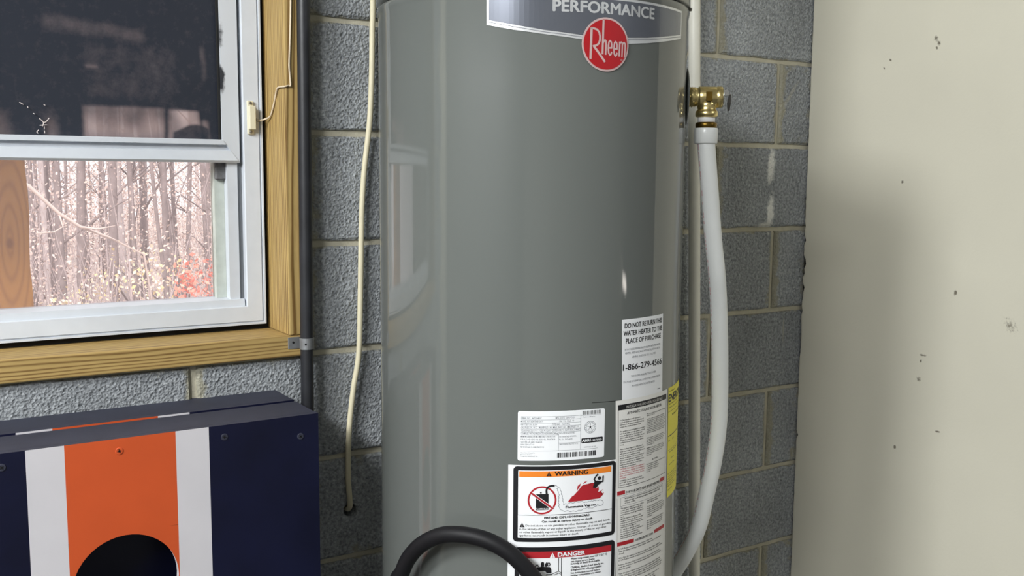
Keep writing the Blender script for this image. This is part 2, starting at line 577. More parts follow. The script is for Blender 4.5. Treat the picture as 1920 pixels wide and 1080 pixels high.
# clear but dirty pane
M_GLASS = bpy.data.materials.new('dusty_glass')
M_GLASS.use_nodes = True
nt = M_GLASS.node_tree
nt.nodes.clear()
out = N(nt, 'ShaderNodeOutputMaterial')
tr = N(nt, 'ShaderNodeBsdfTransparent')
tr.inputs['Color'].default_value = (0.97, 0.95, 0.95, 1)
tl = N(nt, 'ShaderNodeBsdfTranslucent')
tl.inputs['Color'].default_value = (0.85, 0.79, 0.80, 1)
gl = N(nt, 'ShaderNodeBsdfGlossy')
gl.inputs['Roughness'].default_value = 0.03
m1 = N(nt, 'ShaderNodeMixShader')
m1.inputs[0].default_value = 0.11
m2 = N(nt, 'ShaderNodeMixShader')
fr = N(nt, 'ShaderNodeFresnel', i_IOR=1.3)
nt.links.new(tr.outputs[0], m1.inputs[1])
nt.links.new(tl.outputs[0], m1.inputs[2])
nt.links.new(fr.outputs[0], m2.inputs[0])
nt.links.new(m1.outputs[0], m2.inputs[1])
nt.links.new(gl.outputs[0], m2.inputs[2])
nt.links.new(m2.outputs[0], out.inputs['Surface'])

# pane sprayed black, thin in places (attribute 'paint' = how thick the coat is)
M_BLACKPANE = bpy.data.materials.new('glass_sprayed_black')
M_BLACKPANE.use_nodes = True
nt = M_BLACKPANE.node_tree
nt.nodes.clear()
out = N(nt, 'ShaderNodeOutputMaterial')
at = N(nt, 'ShaderNodeAttribute', attribute_name='paint')
tc = N(nt, 'ShaderNodeTexCoord')
nz = N(nt, 'ShaderNodeTexNoise', i_Scale=55.0, i_Detail=6.0, i_Roughness=0.7)
nt.links.new(tc.outputs['Object'], nz.inputs['Vector'])
ad = N(nt, 'ShaderNodeMath', operation='MULTIPLY_ADD')
nt.links.new(nz.outputs['Fac'], ad.inputs[0])
ad.inputs[1].default_value = 0.25
nt.links.new(at.outputs['Fac'], ad.inputs[2])
rg = N(nt, 'ShaderNodeMapRange')
rg.inputs['From Min'].default_value = 0.12
rg.inputs['From Max'].default_value = 1.12
nt.links.new(ad.outputs[0], rg.inputs['Value'])
pb = N(nt, 'ShaderNodeBsdfPrincipled')
pb.inputs['Base Color'].default_value = lin(44, 48, 58)
pb.inputs['Roughness'].default_value = 0.25
tl = N(nt, 'ShaderNodeBsdfTranslucent')
tl.inputs['Color'].default_value = (0.80, 0.70, 0.68, 1)
tr = N(nt, 'ShaderNodeBsdfTransparent')
tr.inputs['Color'].default_value = (0.55, 0.50, 0.49, 1)
m0 = N(nt, 'ShaderNodeMixShader')
m0.inputs[0].default_value = 0.22
nt.links.new(tl.outputs[0], m0.inputs[1])
nt.links.new(tr.outputs[0], m0.inputs[2])
m1 = N(nt, 'ShaderNodeMixShader')
nt.links.new(rg.outputs['Result'], m1.inputs[0])
nt.links.new(m0.outputs[0], m1.inputs[1])
nt.links.new(pb.outputs[0], m1.inputs[2])
nt.links.new(m1.outputs[0], out.inputs['Surface'])

M_GROUND = plain('leaf_litter', lin(180, 168, 162), 0.95, var=0.3, vscale=5)  # ground and bark tones lightened to stand in for distance haze
M_BARK = plain('grey_bark', lin(132, 122, 122), 0.95, var=0.25, vscale=8)
M_BARK2 = plain('hazed_bark', lin(180, 171, 171), 0.95, var=0.2, vscale=8)
M_TWIG = plain('dry_twigs', lin(172, 160, 160), 0.95)
M_DEADWOOD = plain('bleached_deadwood', lin(205, 190, 184), 0.9)


def leafmat(name, c1, c2):
    m, nt, b = mat(name)
    g = N(nt, 'ShaderNodeNewGeometry')
    r = N(nt, 'ShaderNodeValToRGB')
    r.color_ramp.elements[0].color = c1
    r.color_ramp.elements[1].color = c2
    nt.links.new(g.outputs['Random Per Island'], r.inputs['Fac'])
    nt.links.new(r.outputs['Color'], b.inputs['Base Color'])
    b.inputs['Roughness'].default_value = 0.7
    return m


M_LEAF = leafmat('pale_autumn_leaves', lin(214, 196, 140), lin(244, 232, 214))
M_LEAFTAN = leafmat('tan_autumn_leaves', lin(168, 146, 140), lin(232, 214, 204))
M_LEAFRED = leafmat('red_autumn_leaves', lin(224, 112, 98), lin(246, 178, 158))

# ------------------------------------------------------------------ room shell
U = 0.2032
HOLE = (-0.9290, 0.4990)
OPEN_X0, OPEN_X1 = -2.2352, -1.0120
OPEN_Z0, OPEN_Z1 = 0.8115, 1.8288


def wall_back_bm():
    y0, y1 = 0.0065, 0.19
    hx, hz = HOLE
    xs = [ROOM_X0 - 0.1, OPEN_X0, OPEN_X1, hx - 0.016, hx + 0.016, ROOM_XR + 0.1]
    zs = [FLOOR_Z - 0.05, hz - 0.016, hz + 0.016, OPEN_Z0, OPEN_Z1, CEIL_Z + 0.05]
    bm = bmesh.new()

    def skip(i, k, depth=0):
        if i < 0 or k < 0 or i > 4 or k > 4:
            return True
        if i == 1 and k == 3:
            return True
        return False
    V = {}

    def v(x, y, z):
        return V.setdefault((x, y, z), None) or V.__setitem__((x, y, z), bm.verts.new((x, y, z))) or V[(x, y, z)]
    for i in range(5):
        for k in range(5):
            if skip(i, k):
                continue
            hole = (i == 3 and k == 1)
            a, c, p, q = xs[i], xs[i + 1], zs[k], zs[k + 1]
            yf = 0.15 if hole else y0
            bm.faces.new((v(a, yf, p), v(c, yf, p), v(c, yf, q), v(a, yf, q)))
            bm.faces.new((v(a, y1, q), v(c, y1, q), v(c, y1, p), v(a, y1, p)))
            if hole:
                for (x_0, z_0, x_1, z_1) in ((a, p, c, p), (c, p, c, q), (c, q, a, q), (a, q, a, p)):
                    bm.faces.new((v(x_0, y0, z_0), v(x_1, y0, z_1), v(x_1, yf, z_1), v(x_0, yf, z_0)))
            for di, dk, e in ((-1, 0, ((a, q), (a, p))), (1, 0, ((c, p), (c, q))), (0, -1, ((a, p), (c, p))), (0, 1, ((c, q), (a, q)))):
                if skip(i + di, k + dk):
                    (x_0, z_0), (x_1, z_1) = e
                    bm.faces.new((v(x_1, y0, z_1), v(x_0, y0, z_0), v(x_0, y1, z_0), v(x_1, y1, z_1)))
    bmesh.ops.recalc_face_normals(bm, faces=bm.faces[:])
    return bm


wall_back = obj('wall_back', wall_back_bm(), M_MORTAR, kind='structure')
tag(wall_back, 'grey concrete block wall with pale recessed mortar joints behind the water heater', 'wall')

GAP = 0.0105


def block_mesh(w, seed, hole=None):
    """one block: rough-edged front face at y = 0, its left bottom corner at the origin"""
    rnd = random.Random(seed)
    h = U - GAP
    bm = bmesh.new()
    cols = [0, 0.005, 0.022, 0.045]
    nmid = max(1, int((w - 0.1) / 0.05))
    cols += [0.045 + (w - 0.09) * (i + 1) / (nmid + 1) for i in range(nmid)] + [w - 0.045, w - 0.022, w - 0.005, w]
    cols = sorted(c for c in cols if 0 <= c <= w)
    if w < 0.15:
        cols = [0, 0.005, 0.022, w * 0.5, w - 0.005, w]
    rows = [0, 0.005, 0.04, h / 2, h - 0.04, h - 0.005, h]
    lay = bm.verts.layers.float.new('smear')
    G = []
    for j, z in enumerate(rows):
        R = []
        for i, x in enumerate(cols):
            edge = i in (0, len(cols) - 1) or j in (0, len(rows) - 1)
            dx = rnd.uniform(-0.0012, 0.0012)
            dz = rnd.uniform(-0.0012, 0.0012)
            y = rnd.uniform(-0.0006, 0.0006)
            if edge:
                y = 0.0038 + rnd.uniform(-0.001, 0.001)
            if hole:
                dx *= 0.3
                dz *= 0.3
            vv = bm.verts.new((x + dx, y, z + dz))
            dl, dr = x, w - x
            s = max(0.62 * max(0, 1 - dl / 0.040), 0.50 * max(0, 1 - dr / 0.026))
            dzz = min(z, h - z)
            s = max(s, 0.40 * max(0, 1 - dzz / 0.012))
            vv[lay] = s
            R.append(vv)
        G.append(R)
    for a, b_ in zip(G, G[1:]):
        for i in range(len(a) - 1):
            if hole:
                cx = (a[i].co.x + a[i + 1].co.x) / 2
                if a[i].co.x < hole[0] + 0.034 and a[i + 1].co.x > hole[0] - 0.034:
                    if True:
                        continue
            bm.faces.new((a[i], a[i + 1], b_[i + 1], b_[i]))
    if hole:
        # the strip of columns left out above is refilled round a chipped, drilled hole
        cut = [i for i in range(len(cols) - 1) if cols[i] < hole[0] + 0.034 and cols[i + 1] > hole[0] - 0.034]
        i0, i1 = cut[0], cut[-1] + 1
        loop = [G[0][i] for i in range(i0, i1 + 1)] + [G[j][i1] for j in range(1, len(rows))] + \
               [G[-1][i] for i in range(i1 - 1, i0 - 1, -1)] + [G[j][i0] for j in range(len(rows) - 2, 0, -1)]
        n = 28
        r0, r1, r2 = [], [], []
        for k in range(n):
            a = 2 * math.pi * k / n
            ca, sa = math.cos(a), math.sin(a)
            crater = 0.0165 + 0.011 * max(0, -ca * 0.85 - sa * 0.35) + rnd.uniform(-0.0018, 0.0022)
            r = 0.0132 + rnd.uniform(-0.0006, 0.0006)
            r0.append(bm.verts.new((hole[0] + ca * crater, 0.0, hole[1] + sa * crater)))
            r1.append(bm.verts.new((hole[0] + ca * (r * 0.6 + crater * 0.4), 0.0030 + rnd.uniform(-0.001, 0.001), hole[1] + sa * (r * 0.6 + crater * 0.4))))
            r2.append(bm.verts.new((hole[0] + ca * r, 0.0055, hole[1] + sa * r)))
        r3 = [bm.verts.new((v_.co.x, 0.05, v_.co.z)) for v_ in r2]
        for A, B in ((r0, r1), (r1, r2), (r2, r3)):
            for k in range(n):
                bm.faces.new((A[k], A[(k + 1) % n], B[(k + 1) % n], B[k]))
        edges = []
        for L in (loop, r0):
            for k in range(len(L)):
                e = bm.edges.get((L[k], L[(k + 1) % len(L)])) or bm.edges.new((L[k], L[(k + 1) % len(L)]))
                edges.append(e)
        bmesh.ops.triangle_fill(bm, use_beauty=True, edges=edges)
    ring = [G[0][i] for i in range(len(cols))] + [G[j][-1] for j in range(1, len(rows))] + \
           [G[-1][i] for i in range(len(cols) - 2, -1, -1)] + [G[j][0] for j in range(len(rows) - 2, 0, -1)]
    back = [bm.verts.new((v_.co.x, 0.05, v_.co.z)) for v_ in ring]
    for v_, w_ in zip(ring, back):
        w_[lay] = v_[lay]
    for k in range(len(ring)):
        k2 = (k + 1) % len(ring)
        bm.faces.new((ring[k2], ring[k], back[k], back[k2]))
    bmesh.ops.recalc_face_normals(bm, faces=bm.faces[:])
    for f in bm.faces:
        f.smooth = False
    me = bpy.data.meshes.new('block')
    bm.to_mesh(me)
    bm.free()
    # make the front face point to -y
    me.materials.append(M_BLOCK)
    return me


FULL = [block_mesh(2 * U - GAP, s) for s in range(5)]
_cache = {}


def place_block(x0, x1, k, seed):
    """block between joint centres x0 and x1 in course k"""
    x0e, x1e = x0 + GAP / 2, x1 - GAP / 2
    w = x1e - x0e
    z = k * U + GAP / 2
    if k == 2 and x0 < HOLE[0] < x1:
        me = block_mesh(w, 99, (HOLE[0] - x0e, HOLE[1] - z))
    elif abs(w - (2 * U - GAP)) < 1e-4:
        me = FULL[seed % 5]
    else:
        key = round(w, 4)
        me = _cache.setdefault(key, None) or _cache.__setitem__(key, block_mesh(w, int(key * 1000))) or _cache[key]
    o = obj('block', me, None, wall_back)
    o.location = (x0e, 0, z)
    return o


_rs = random.Random(5)
for k in range(-2, 10):
    m = -14 if k % 2 == 1 else -15
    while m * U < ROOM_X1 - 0.01:
        x0, x1 = m * U, (m + 2) * U
        x1 = min(x1, ROOM_X1 + GAP / 2 + 0.012)
        parts = [(x0, x1)]
        if 4 <= k <= 8:
            new = []
            for a, c in parts:
                if c <= OPEN_X0 + 0.001 or a >= OPEN_X1 - 0.01:
                    new.append((a, c))
                else:
                    if a < OPEN_X0 - 0.01:
                        new.append((a, OPEN_X0))
                    if c > OPEN_X1 + 0.01:
                        new.append((OPEN_X1, c))
            parts = new
        for a, c in parts:
            if c - a > 0.03:
                place_block(a, c, k, _rs.randrange(1000))
        m += 2

# right drywall: a sheet whose edge at the block wall is ragged and chipped
bm = bmesh.new()
rnd = random.Random(3)
zs = []
z = FLOOR_Z
while z < CEIL_Z:
    zs.append(z)
    z += 0.012 if 0.2 < z < 1.6 else 0.08
zs.append(CEIL_Z)
chips = [(0.93, 0.012, 0.010), (0.905, 0.010, 0.006), (0.863, 0.006, 0.008), (0.985, 0.010, 0.005), (0.80, 0.006, 0.006), (0.845, 0.018, 0.004), (0.48, 0.007, 0.006), (1.02, 0.01, 0.003), (0.735, 0.05, 0.003)]
cols_y = []
for z in zs:
    e = -0.0030 + rnd.uniform(-0.0007, 0.0007)
    for cz, hw, dpt in chips:
        if abs(z - cz) < hw:
            e -= dpt * (1 - abs(z - cz) / hw) ** 0.5
    cols_y.append(e)
front, edge, roll = [], [], []
for z, e in zip(zs, cols_y):
    edge.append(bm.verts.new((ROOM_X1 + 0.013, e + 0.0005, z)))
    roll.append(bm.verts.new((ROOM_X1 + 0.0012, e, z)))
    front.append(bm.verts.new((ROOM_X1, e - 0.0025, z)))
far = [bm.verts.new((ROOM_X1, PART_Y, z)) for z in zs]
farb = [bm.verts.new((ROOM_X1 + 0.013, PART_Y, z)) for z in zs]
for i in range(len(zs) - 1):
    bm.faces.new((edge[i], roll[i], roll[i + 1], edge[i + 1]))
    bm.faces.new((roll[i], front[i], front[i + 1], roll[i + 1]))
    bm.faces.new((front[i], far[i], far[i + 1], front[i + 1]))
    bm.faces.new((far[i], farb[i], farb[i + 1], far[i + 1]))
    bm.faces.new((farb[i], edge[i], edge[i + 1], farb[i + 1]))
bmesh.ops.recalc_face_normals(bm, faces=bm.faces[:])
wr = obj('wall_right', bm, M_DRY, kind='structure')
tag(wr, 'beige painted drywall with small dents and a ragged edge', 'wall')
obj('stud_backing', box_bm((ROOM_X1 + 0.0135, PART_Y, FLOOR_Z), (ROOM_X1 + 0.10, 0.006, CEIL_Z)), M_GASKET, wr)

for nm, a, b_, m in (('floor', (ROOM_X0 - 0.1, ROOM_Y0 - 0.1, FLOOR_Z - 0.1), (ROOM_XR + 0.1, 0.19, FLOOR_Z), M_CONCRETE),
                     ('ceiling', (ROOM_X0 - 0.1, ROOM_Y0 - 0.1, CEIL_Z), (ROOM_XR + 0.1, 0.19, CEIL_Z + 0.1), M_CEIL),
                     ('wall_left', (ROOM_X0 - 0.1, ROOM_Y0 - 0.1, FLOOR_Z), (ROOM_X0, 0.0065, CEIL_Z), M_LEFTWALL),
                     ('wall_side', (ROOM_XR, ROOM_Y0 - 0.1, FLOOR_Z), (ROOM_XR + 0.1, 0.0065, CEIL_Z), M_LEFTWALL),
                     ('wall_front', (ROOM_X0, ROOM_Y0 - 0.1, FLOOR_Z), (ROOM_XR, ROOM_Y0, CEIL_Z), M_FARWALL)):
    o = obj(nm, box_bm(a, b_), m, kind='structure')

# ------------------------------------------------------------------ window: wood lining, frame, sashes
WY = -0.012


def prism_x(bm, prof, x0, x1, cut0=0.0, cut1=0.0):
    """profile of (y, z) swept along x; cut = how far each end slides in x per metre of z (mitre)"""
    A = [bm.verts.new((x0 + cut0 * (z - prof[0][1]), y, z)) for y, z in prof]
    B = [bm.verts.new((x1 + cut1 * (z - prof[0][1]), y, z)) for y, z in prof]
    n = len(prof)
    for i in range(n):
        bm.faces.new((A[i], A[(i + 1) % n], B[(i + 1) % n], B[i]))
    bm.faces.new(A[::-1])
    bm.faces.new(B)
    bmesh.ops.recalc_face_normals(bm, faces=bm.faces[:])
    return bm


SILL_T = 0.8515
o = obj('trim_1', box_bm((OPEN_X0 + 0.002, WY, 0.8130), (-1.0165, 0.178, SILL_T), 0.0025, 2), M_WOOD_X, kind='structure')
tag(o, 'yellowish treated lumber sill under the window', 'window trim')
o = obj('trim_2', box_bm((-1.0505, WY, SILL_T + 0.0005), (-1.0140, 0.178, 1.826), 0.0025, 2), M_WOOD_Z, kind='structure')
tag(o, 'yellowish treated lumber jamb right of the window', 'window trim')
obj('trim_3', box_bm((OPEN_X0 + 0.002, WY, SILL_T + 0.0005), (OPEN_X0 + 0.040, 0.178, 1.826), 0.0025), M_WOOD_Z, kind='structure')
obj('trim_4', box_bm((OPEN_X0 + 0.0405, WY, 1.788), (-1.0510, 0.178, 1.826), 0.0025), M_WOOD_X, kind='structure')

win = thing('window_1', 'white metal sliding window with black-sprayed upper pane and clear lower pane', 'window')
win['kind'] = 'structure'
FX0, FX1, FZ0, FZ1 = -2.186, -1.0595, 0.8625, 1.776
FY = 0.090
# frame members: bevelled mitred profile
FW = 0.0345


def mitred(name, side):
    bm = bmesh.new()
    o_ = [(FX0, FZ0), (FX1, FZ0), (FX1, FZ1), (FX0, FZ1)]
    i_ = [(FX0 + FW, FZ0 + FW), (FX1 - FW, FZ0 + FW), (FX1 - FW, FZ1 - FW), (FX0 + FW, FZ1 - FW)]
    a, b_ = side, (side + 1) % 4
    lip = 0.0035

    def lerp(p, q, t):
        return (p[0] + (q[0] - p[0]) * t, p[1] + (q[1] - p[1]) * t)
    # across the member: outer lip (proud), small groove, flat face, inner edge, back
    prof = [(0.0, 0.165), (0.0, FY - 0.004), (0.09, FY - 0.004), (0.11, FY + 0.001), (0.17, FY + 0.001), (0.19, FY - 0.002), (0.97, FY), (1.0, FY + 0.003), (1.0, 0.165)]
    A = [bm.verts.new((lerp(o_[a], i_[a], t)[0], y, lerp(o_[a], i_[a], t)[1])) for t, y in prof]
    B = [bm.verts.new((lerp(o_[b_], i_[b_], t)[0], y, lerp(o_[b_], i_[b_], t)[1])) for t, y in prof]
    n = len(prof)
    for k in range(n):
        bm.faces.new((A[k], A[(k + 1) % n], B[(k + 1) % n], B[k]))
    bm.faces.new(A[::-1])
    bm.faces.new(B)
    bmesh.ops.recalc_face_normals(bm, faces=bm.faces[:])
    # hairline at the mitre
    for v_ in A:
        v_.co += Vector((0.0003 if side in (0, 3) else -0.0003, 0, 0)) * (1 if side % 2 == 0 else 0)
    return obj(name, bm, M_ALU, win)


mitred('frame_rail', 0)
mitred('frame_stile', 1)
mitred('frame_rail', 2)
mitred('frame_stile', 3)
# black gap round the frame
bm = bmesh.new()
for a, b_ in (((-2.193, 0.1, SILL_T + 0.0005), (-1.051, 0.16, FZ0)), ((FX1, 0.1, FZ0), (-1.051, 0.16, 1.787)), ((-2.193, 0.1, FZ0), (FX0, 0.16, 1.787))):
    add_box(bm, a, b_)
obj('gap_foam', bm, M_GASKET, win)
# track stiles of the right side
obj('track_groove', box_bm((-1.1035, 0.108, FZ0 + FW), (-1.0940, 0.150, FZ1 - FW)), M_GROOVE, win)
obj('track', box_bm((-1.1225, 0.102, FZ0 + FW - 0.001), (-1.1035, 0.150, FZ1 - FW)), M_ALU, win)
bm = bmesh.new()
prism_x(bm, [(0.096, FZ0 + FW - 0.002), (0.098, 0.9100), (0.125, 0.9125), (0.150, 0.9125), (0.150, FZ0 + FW - 0.002)], FX0 + FW, -1.0965)
obj('lower_track', bm, M_ALU, win)
# outer fixed sash (weathered stile, pane)
obj('outer_stile', box_bm((-1.1410, 0.122, 0.9125), (-1.1228, 0.148, 1.74)), M_ALU_OLD, win)
obj('track_bracket', box_bm((-1.1410, 0.112, 1.132), (-1.1060, 0.121, 1.170), 0.002), plain('grey_bracket', lin(96, 96, 98), 0.6, var=0.3, vscale=120), win)
obj('lower_pane', box_bm((FX0 + FW, 0.1385, 0.9120), (-1.1405, 0.1415, 1.192)), M_GLASS, win)

# raised inner sash: bottom rail with glazing channel, mitred to its right stile
SX1, SZ0 = -1.1005, 1.1635
SY = 0.0945
IX, IZ = -1.1320, 1.2050                                             # inner corner of rail and stile
bm = bmesh.new()
prof = [(0.128, SZ0), (SY + 0.001, SZ0), (SY - 0.003, SZ0 + 0.004), (SY, SZ0 + 0.0215), (SY + 0.007, SZ0 + 0.0225), (SY + 0.009, SZ0 + 0.0315),
        (SY - 0.002, SZ0 + 0.0325), (SY - 0.002, IZ - 0.0015), (SY + 0.002, IZ), (0.128, IZ)]
k_ = (IX - SX1) / (IZ - SZ0)
prism_x(bm, prof, FX0 + 0.04, SX1 - 0.0004, 0.0, k_)
obj('sash_rail', bm, M_ALU, win)
bm = bmesh.new()
A = [(SX1, SY, SZ0), (SX1, SY, 1.74), (IX, SY, 1.74), (IX, SY, IZ)]
fa = [bm.verts.new(p) for p in A]
fb = [bm.verts.new((p[0], 0.128, p[2])) for p in A]
bm.faces.new(fa)
bm.faces.new(fb[::-1])
for i in range(4):
    bm.faces.new((fa[i], fa[(i + 1) % 4], fb[(i + 1) % 4], fb[i]))
bmesh.ops.recalc_face_normals(bm, faces=bm.faces[:])
# overspray of black paint on the stile next to the pane
M_SPRAY, nt, b = mat('white_metal_with_overspray')
tc = N(nt, 'ShaderNodeNewGeometry')
fm = None
b.inputs['Roughness'].default_value = 0.4
mx = N(nt, 'ShaderNodeMix', data_type='RGBA')
mx.inputs['A'].default_value = lin(206, 211, 218)
mx.inputs['B'].default_value = lin(52, 54, 60)
f1 = pos_mask(nt, tc, IX - 0.001, 1.318, 0.007, 0.022, 0.0, 40.0, 0.75)
f2 = pos_mask(nt, tc, IX - 0.002, 1.385, 0.014, 0.045, 0.0, 25.0, 0.05)
ad = N(nt, 'ShaderNodeMath', operation='MAXIMUM')
nt.links.new(f1, ad.inputs[0])
nt.links.new(f2, ad.inputs[1])
nt.links.new(ad.outputs[0], mx.inputs['Factor'])
nt.links.new(mx.outputs['Result'], b.inputs['Base Color'])
obj('sash_stile', bm, M_SPRAY, win)
obj('sash_gasket', box_bm((IX - 0.0030, SY + 0.004, IZ), (IX, SY + 0.02, 1.74)), M_GASKET, win)


def sstep(a, b_, t):
    t = max(0.0, min(1.0, (t - a) / (b_ - a)))
    return t * t * (3 - 2 * t)


def soft(x, z, x0, x1, z0, z1, s):
    return sstep(x0 - s, x0 + s, x) * (1 - sstep(x1 - s, x1 + s, x)) * sstep(z0 - s, z0 + s, z) * (1 - sstep(z1 - s, z1 + s, z))


# thickness of the sprayed coat over the pane
bm = bmesh.new()
lay = bm.verts.layers.float.new('paint')
px0, px1, pz0, pz1 = FX0 + 0.04, IX - 0.003, IZ - 0.002, 1.74
NX, NZ = 220, 110
grid = []
for j in range(NZ + 1):
    row = []
    for i in range(NX + 1):
        x = px1 - (px1 - px0) * (i / NX) ** 1.6
        z = pz0 + (pz1 - pz0) * (j / NZ) ** 1.8
        wob = 0.006 * noise.noise(Vector((x * 18, z * 18, 0.3)))
        xx, zz = x + wob, z + wob * 0.6
        thin = 0.0
        thin += 0.62 * soft(xx, zz, -1.365, -1.229, 1.10, 1.257, 0.004) * (1 - 0.55 * sstep(1.21, 1.256, z) * 0.5)
        thin += 0.80 * soft(xx, zz, -1.222, -1.166, 1.10, 1.256, 0.004)
        thin += 0.40 * soft(xx, zz, -1.162, -1.150, 1.10, 1.24, 0.006)
        thin += 0.38 * soft(xx, zz, -1.425, -1.408, 1.10, 1.262, 0.010) * (1 - sstep(1.20, 1.265, z))
        thin += 0.42 * soft(xx, zz, -1.60, -1.478, 1.10, 1.265, 0.012) * (1 - sstep(1.195, 1.265, z))
        thin += 0.16 * soft(xx, zz + 0.10 * (x + 1.4), -1.42, -1.262, 1.382, 1.402, 0.010)
        thin += 0.055 * soft(xx, zz, -1.357, -1.209, 1.272, 1.36, 0.012)
        thin += 0.22 * soft(xx, zz, -1.357, -1.336, 1.3215, 1.3285, 0.003)
        thin += 0.15 * soft(xx, zz, -1.163, -1.156, 1.308, 1.370, 0.005)
        thin *= 0.85 + 0.6 * noise.noise(Vector((x * 30, z * 30, 2.0)))
        blot = soft(xx, zz, -1.214, -1.150, 1.10, 1.2235 + 0.008 * math.sin((x + 1.2) * 60), 0.003)
        thin *= 1 - 0.9 * blot
        v_ = bm.verts.new((x, 0.1085, z))
        v_[lay] = max(0.0, 1.0 - thin)
        row.append(v_)
    grid.append(row)
for a, b_ in zip(grid, grid[1:]):
    for i in range(NX):
        bm.faces.new((a[i], b_[i], b_[i + 1], a[i + 1]))
bmesh.ops.recalc_face_normals(bm, faces=bm.faces[:])
up = obj('upper_pane', box_bm((px0, 0.1090, pz0), (px1, 0.1120, pz1)), M_GLASS, win)
obj('black_paint', bm, M_BLACKPANE, up)
# scratched-through paint
bm = bmesh.new()
for pts in ([(-1.4330, 1.2330), (-1.4270, 1.2262), (-1.4290, 1.2200)], [(-1.4180, 1.2340), (-1.4230, 1.2275), (-1.4268, 1.2265)], [(-1.4260, 1.2200), (-1.4262, 1.2150)],
            [(-1.4262, 1.2130), (-1.4258, 1.2085)], [(-1.4350, 1.2140), (-1.4375, 1.2105), (-1.4360, 1.2080)], [(-1.4330, 1.2215), (-1.4215, 1.2225)],
            [(-1.4620, 1.2580), (-1.4560, 1.2545)], [(-1.4500, 1.2520), (-1.4495, 1.2490)], [(-1.4420, 1.2410), (-1.4395, 1.2395)], [(-1.4255, 1.2560), (-1.4230, 1.2545)]):
    P = catmull([(x, 0.1050, z) for x, z in pts], 4)
    add_tube(bm, P, 0.00075, 5)
obj('scratch', bm, plain('scratch_pale', lin(226, 214, 210), 0.6), win, kind='stuff')

# ------------------------------------------------------------------ contact sensor and its wire
sen = thing('contact_sensor', 'cream window alarm contact sensor screwed to the white frame, with wire', 'sensor', (-1.0805, 0.088, 1.245))
bm = bmesh.new()
add_box(bm, (-1.0882, 0.0835, 1.2155), (-1.0760, 0.0880, 1.2765), 0.0018, 0, 2)
child('base_plate', bm, M_CREAM, sen)
child('cover', box_bm((-1.0868, 0.0735, 1.2240), (-1.0752, 0.0840, 1.2665), 0.0012, 2), M_CREAM, sen)
for z in (1.2718, 1.2198):
    bm = bmesh.new()
    add_lathe(bm, [(0.0026, 0), (0.0030, 0.0012), (0.0020, 0.0022)], (-1.0822, 0.0835, z), (0, -1, 0), 12)
    child('screw', bm, M_SCREW, sen)
bm = bmesh.new()
W = [(-1.0755, 0.0800, 1.2420), (-1.0690, 0.0760, 1.2405), (-1.0590, 0.0740, 1.2430), (-1.0535, 0.0581, 1.2491), (-1.0530, 0.0395, 1.2692), (-1.0530, 0.0225, 1.2935), (-1.0530, 0.0095, 1.2972),
     (-1.0532, -0.0100, 1.2968), (-1.0500, -0.0142, 1.2972)]
add_tube(bm, catmull(W, 5) + [Vector((-1.0440, -0.0142, 1.2990))], 0.0016, 8)
W2 = [(-1.0403, -0.0142, 1.2980), (-1.0412, -0.0142, 1.3120), (-1.0424, -0.0142, 1.3363), (-1.0396, -0.0142, 1.3917), (-1.0373, -0.0142, 1.4603), (-1.0365, -0.0142, 1.60), (-1.0370, -0.0142, 1.82)]
add_tube(bm, [Vector((-1.0440, -0.0142, 1.2990))] + catmull(W2, 5), 0.0017, 8)
child('wire', bm, M_WIRE, sen)
bm = bmesh.new()
add_lathe(bm, [(0.0026, 0), (0.0030, 0.003), (0.0024, 0.009)], (-1.0752, 0.0800, 1.2420), (0.8, -0.4, -0.2), 10)
child('strain_relief', bm, M_SCREW, sen)

# ------------------------------------------------------------------ black conduit with strap
bm = bmesh.new()
cx = lambda z: -1.0200 - (1.4482 - z) * 0.0060 + 0.0015
P = [(cx(z), -0.0245, z) for z in (FLOOR_Z + 0.001, 0.0, 0.4, 0.74, 0.84, 1.1, 1.448, 1.8, CEIL_Z - 0.001)]
add_tube(bm, P, 0.0117, 20)
tag(obj('conduit', bm, M_CONDUIT), 'black conduit running up the block wall right of the window jamb', 'conduit')
strap = thing('conduit_strap', 'grey metal strap holding the black conduit to the wood sill corner', 'strap', (-1.03, -0.013, 0.838))
bm = bmesh.new()
add_box(bm, (-1.0535, -0.0136, 0.8275), (-1.0315, -0.0122, 0.8490), 0.0004)
child('strap_tab', bm, M_GALV, strap)
bm = bmesh.new()
r_in, r_out = 0.0119, 0.0132
cxx, cyy = cx(0.838), -0.0245
angs = [math.radians(a) for a in range(-190, 11, 10)]
for z0, z1 in ((0.8275, 0.8480),):
    ring = []
    for a in angs:
        ring.append([bm.verts.new((cxx + r * math.cos(a), cyy + r * math.sin(a), z)) for r, z in ((r_in, z0), (r_out, z0), (r_out, z1), (r_in, z1))])
    for A, B in zip(ring, ring[1:]):
        for i in range(4):
            bm.faces.new((A[i], A[(i + 1) % 4], B[(i + 1) % 4], B[i]))
    bm.faces.new(ring[0])
    bm.faces.new(ring[-1][::-1])
bmesh.ops.recalc_face_normals(bm, faces=bm.faces[:])
child('strap_loop', bm, M_GALV, strap)
for x, y, z in ((-1.0440, -0.0136, 0.8395), (cxx - 0.0065, cyy - 0.0112, 0.8375)):
    bm = bmesh.new()
    add_lathe(bm, [(0.0018, 0), (0.0021, 0.0010), (0.0014, 0.0014)], (x, y, z), (0, -1, 0), 10)
    child('screw', bm, M_BLACKSLOT, strap)

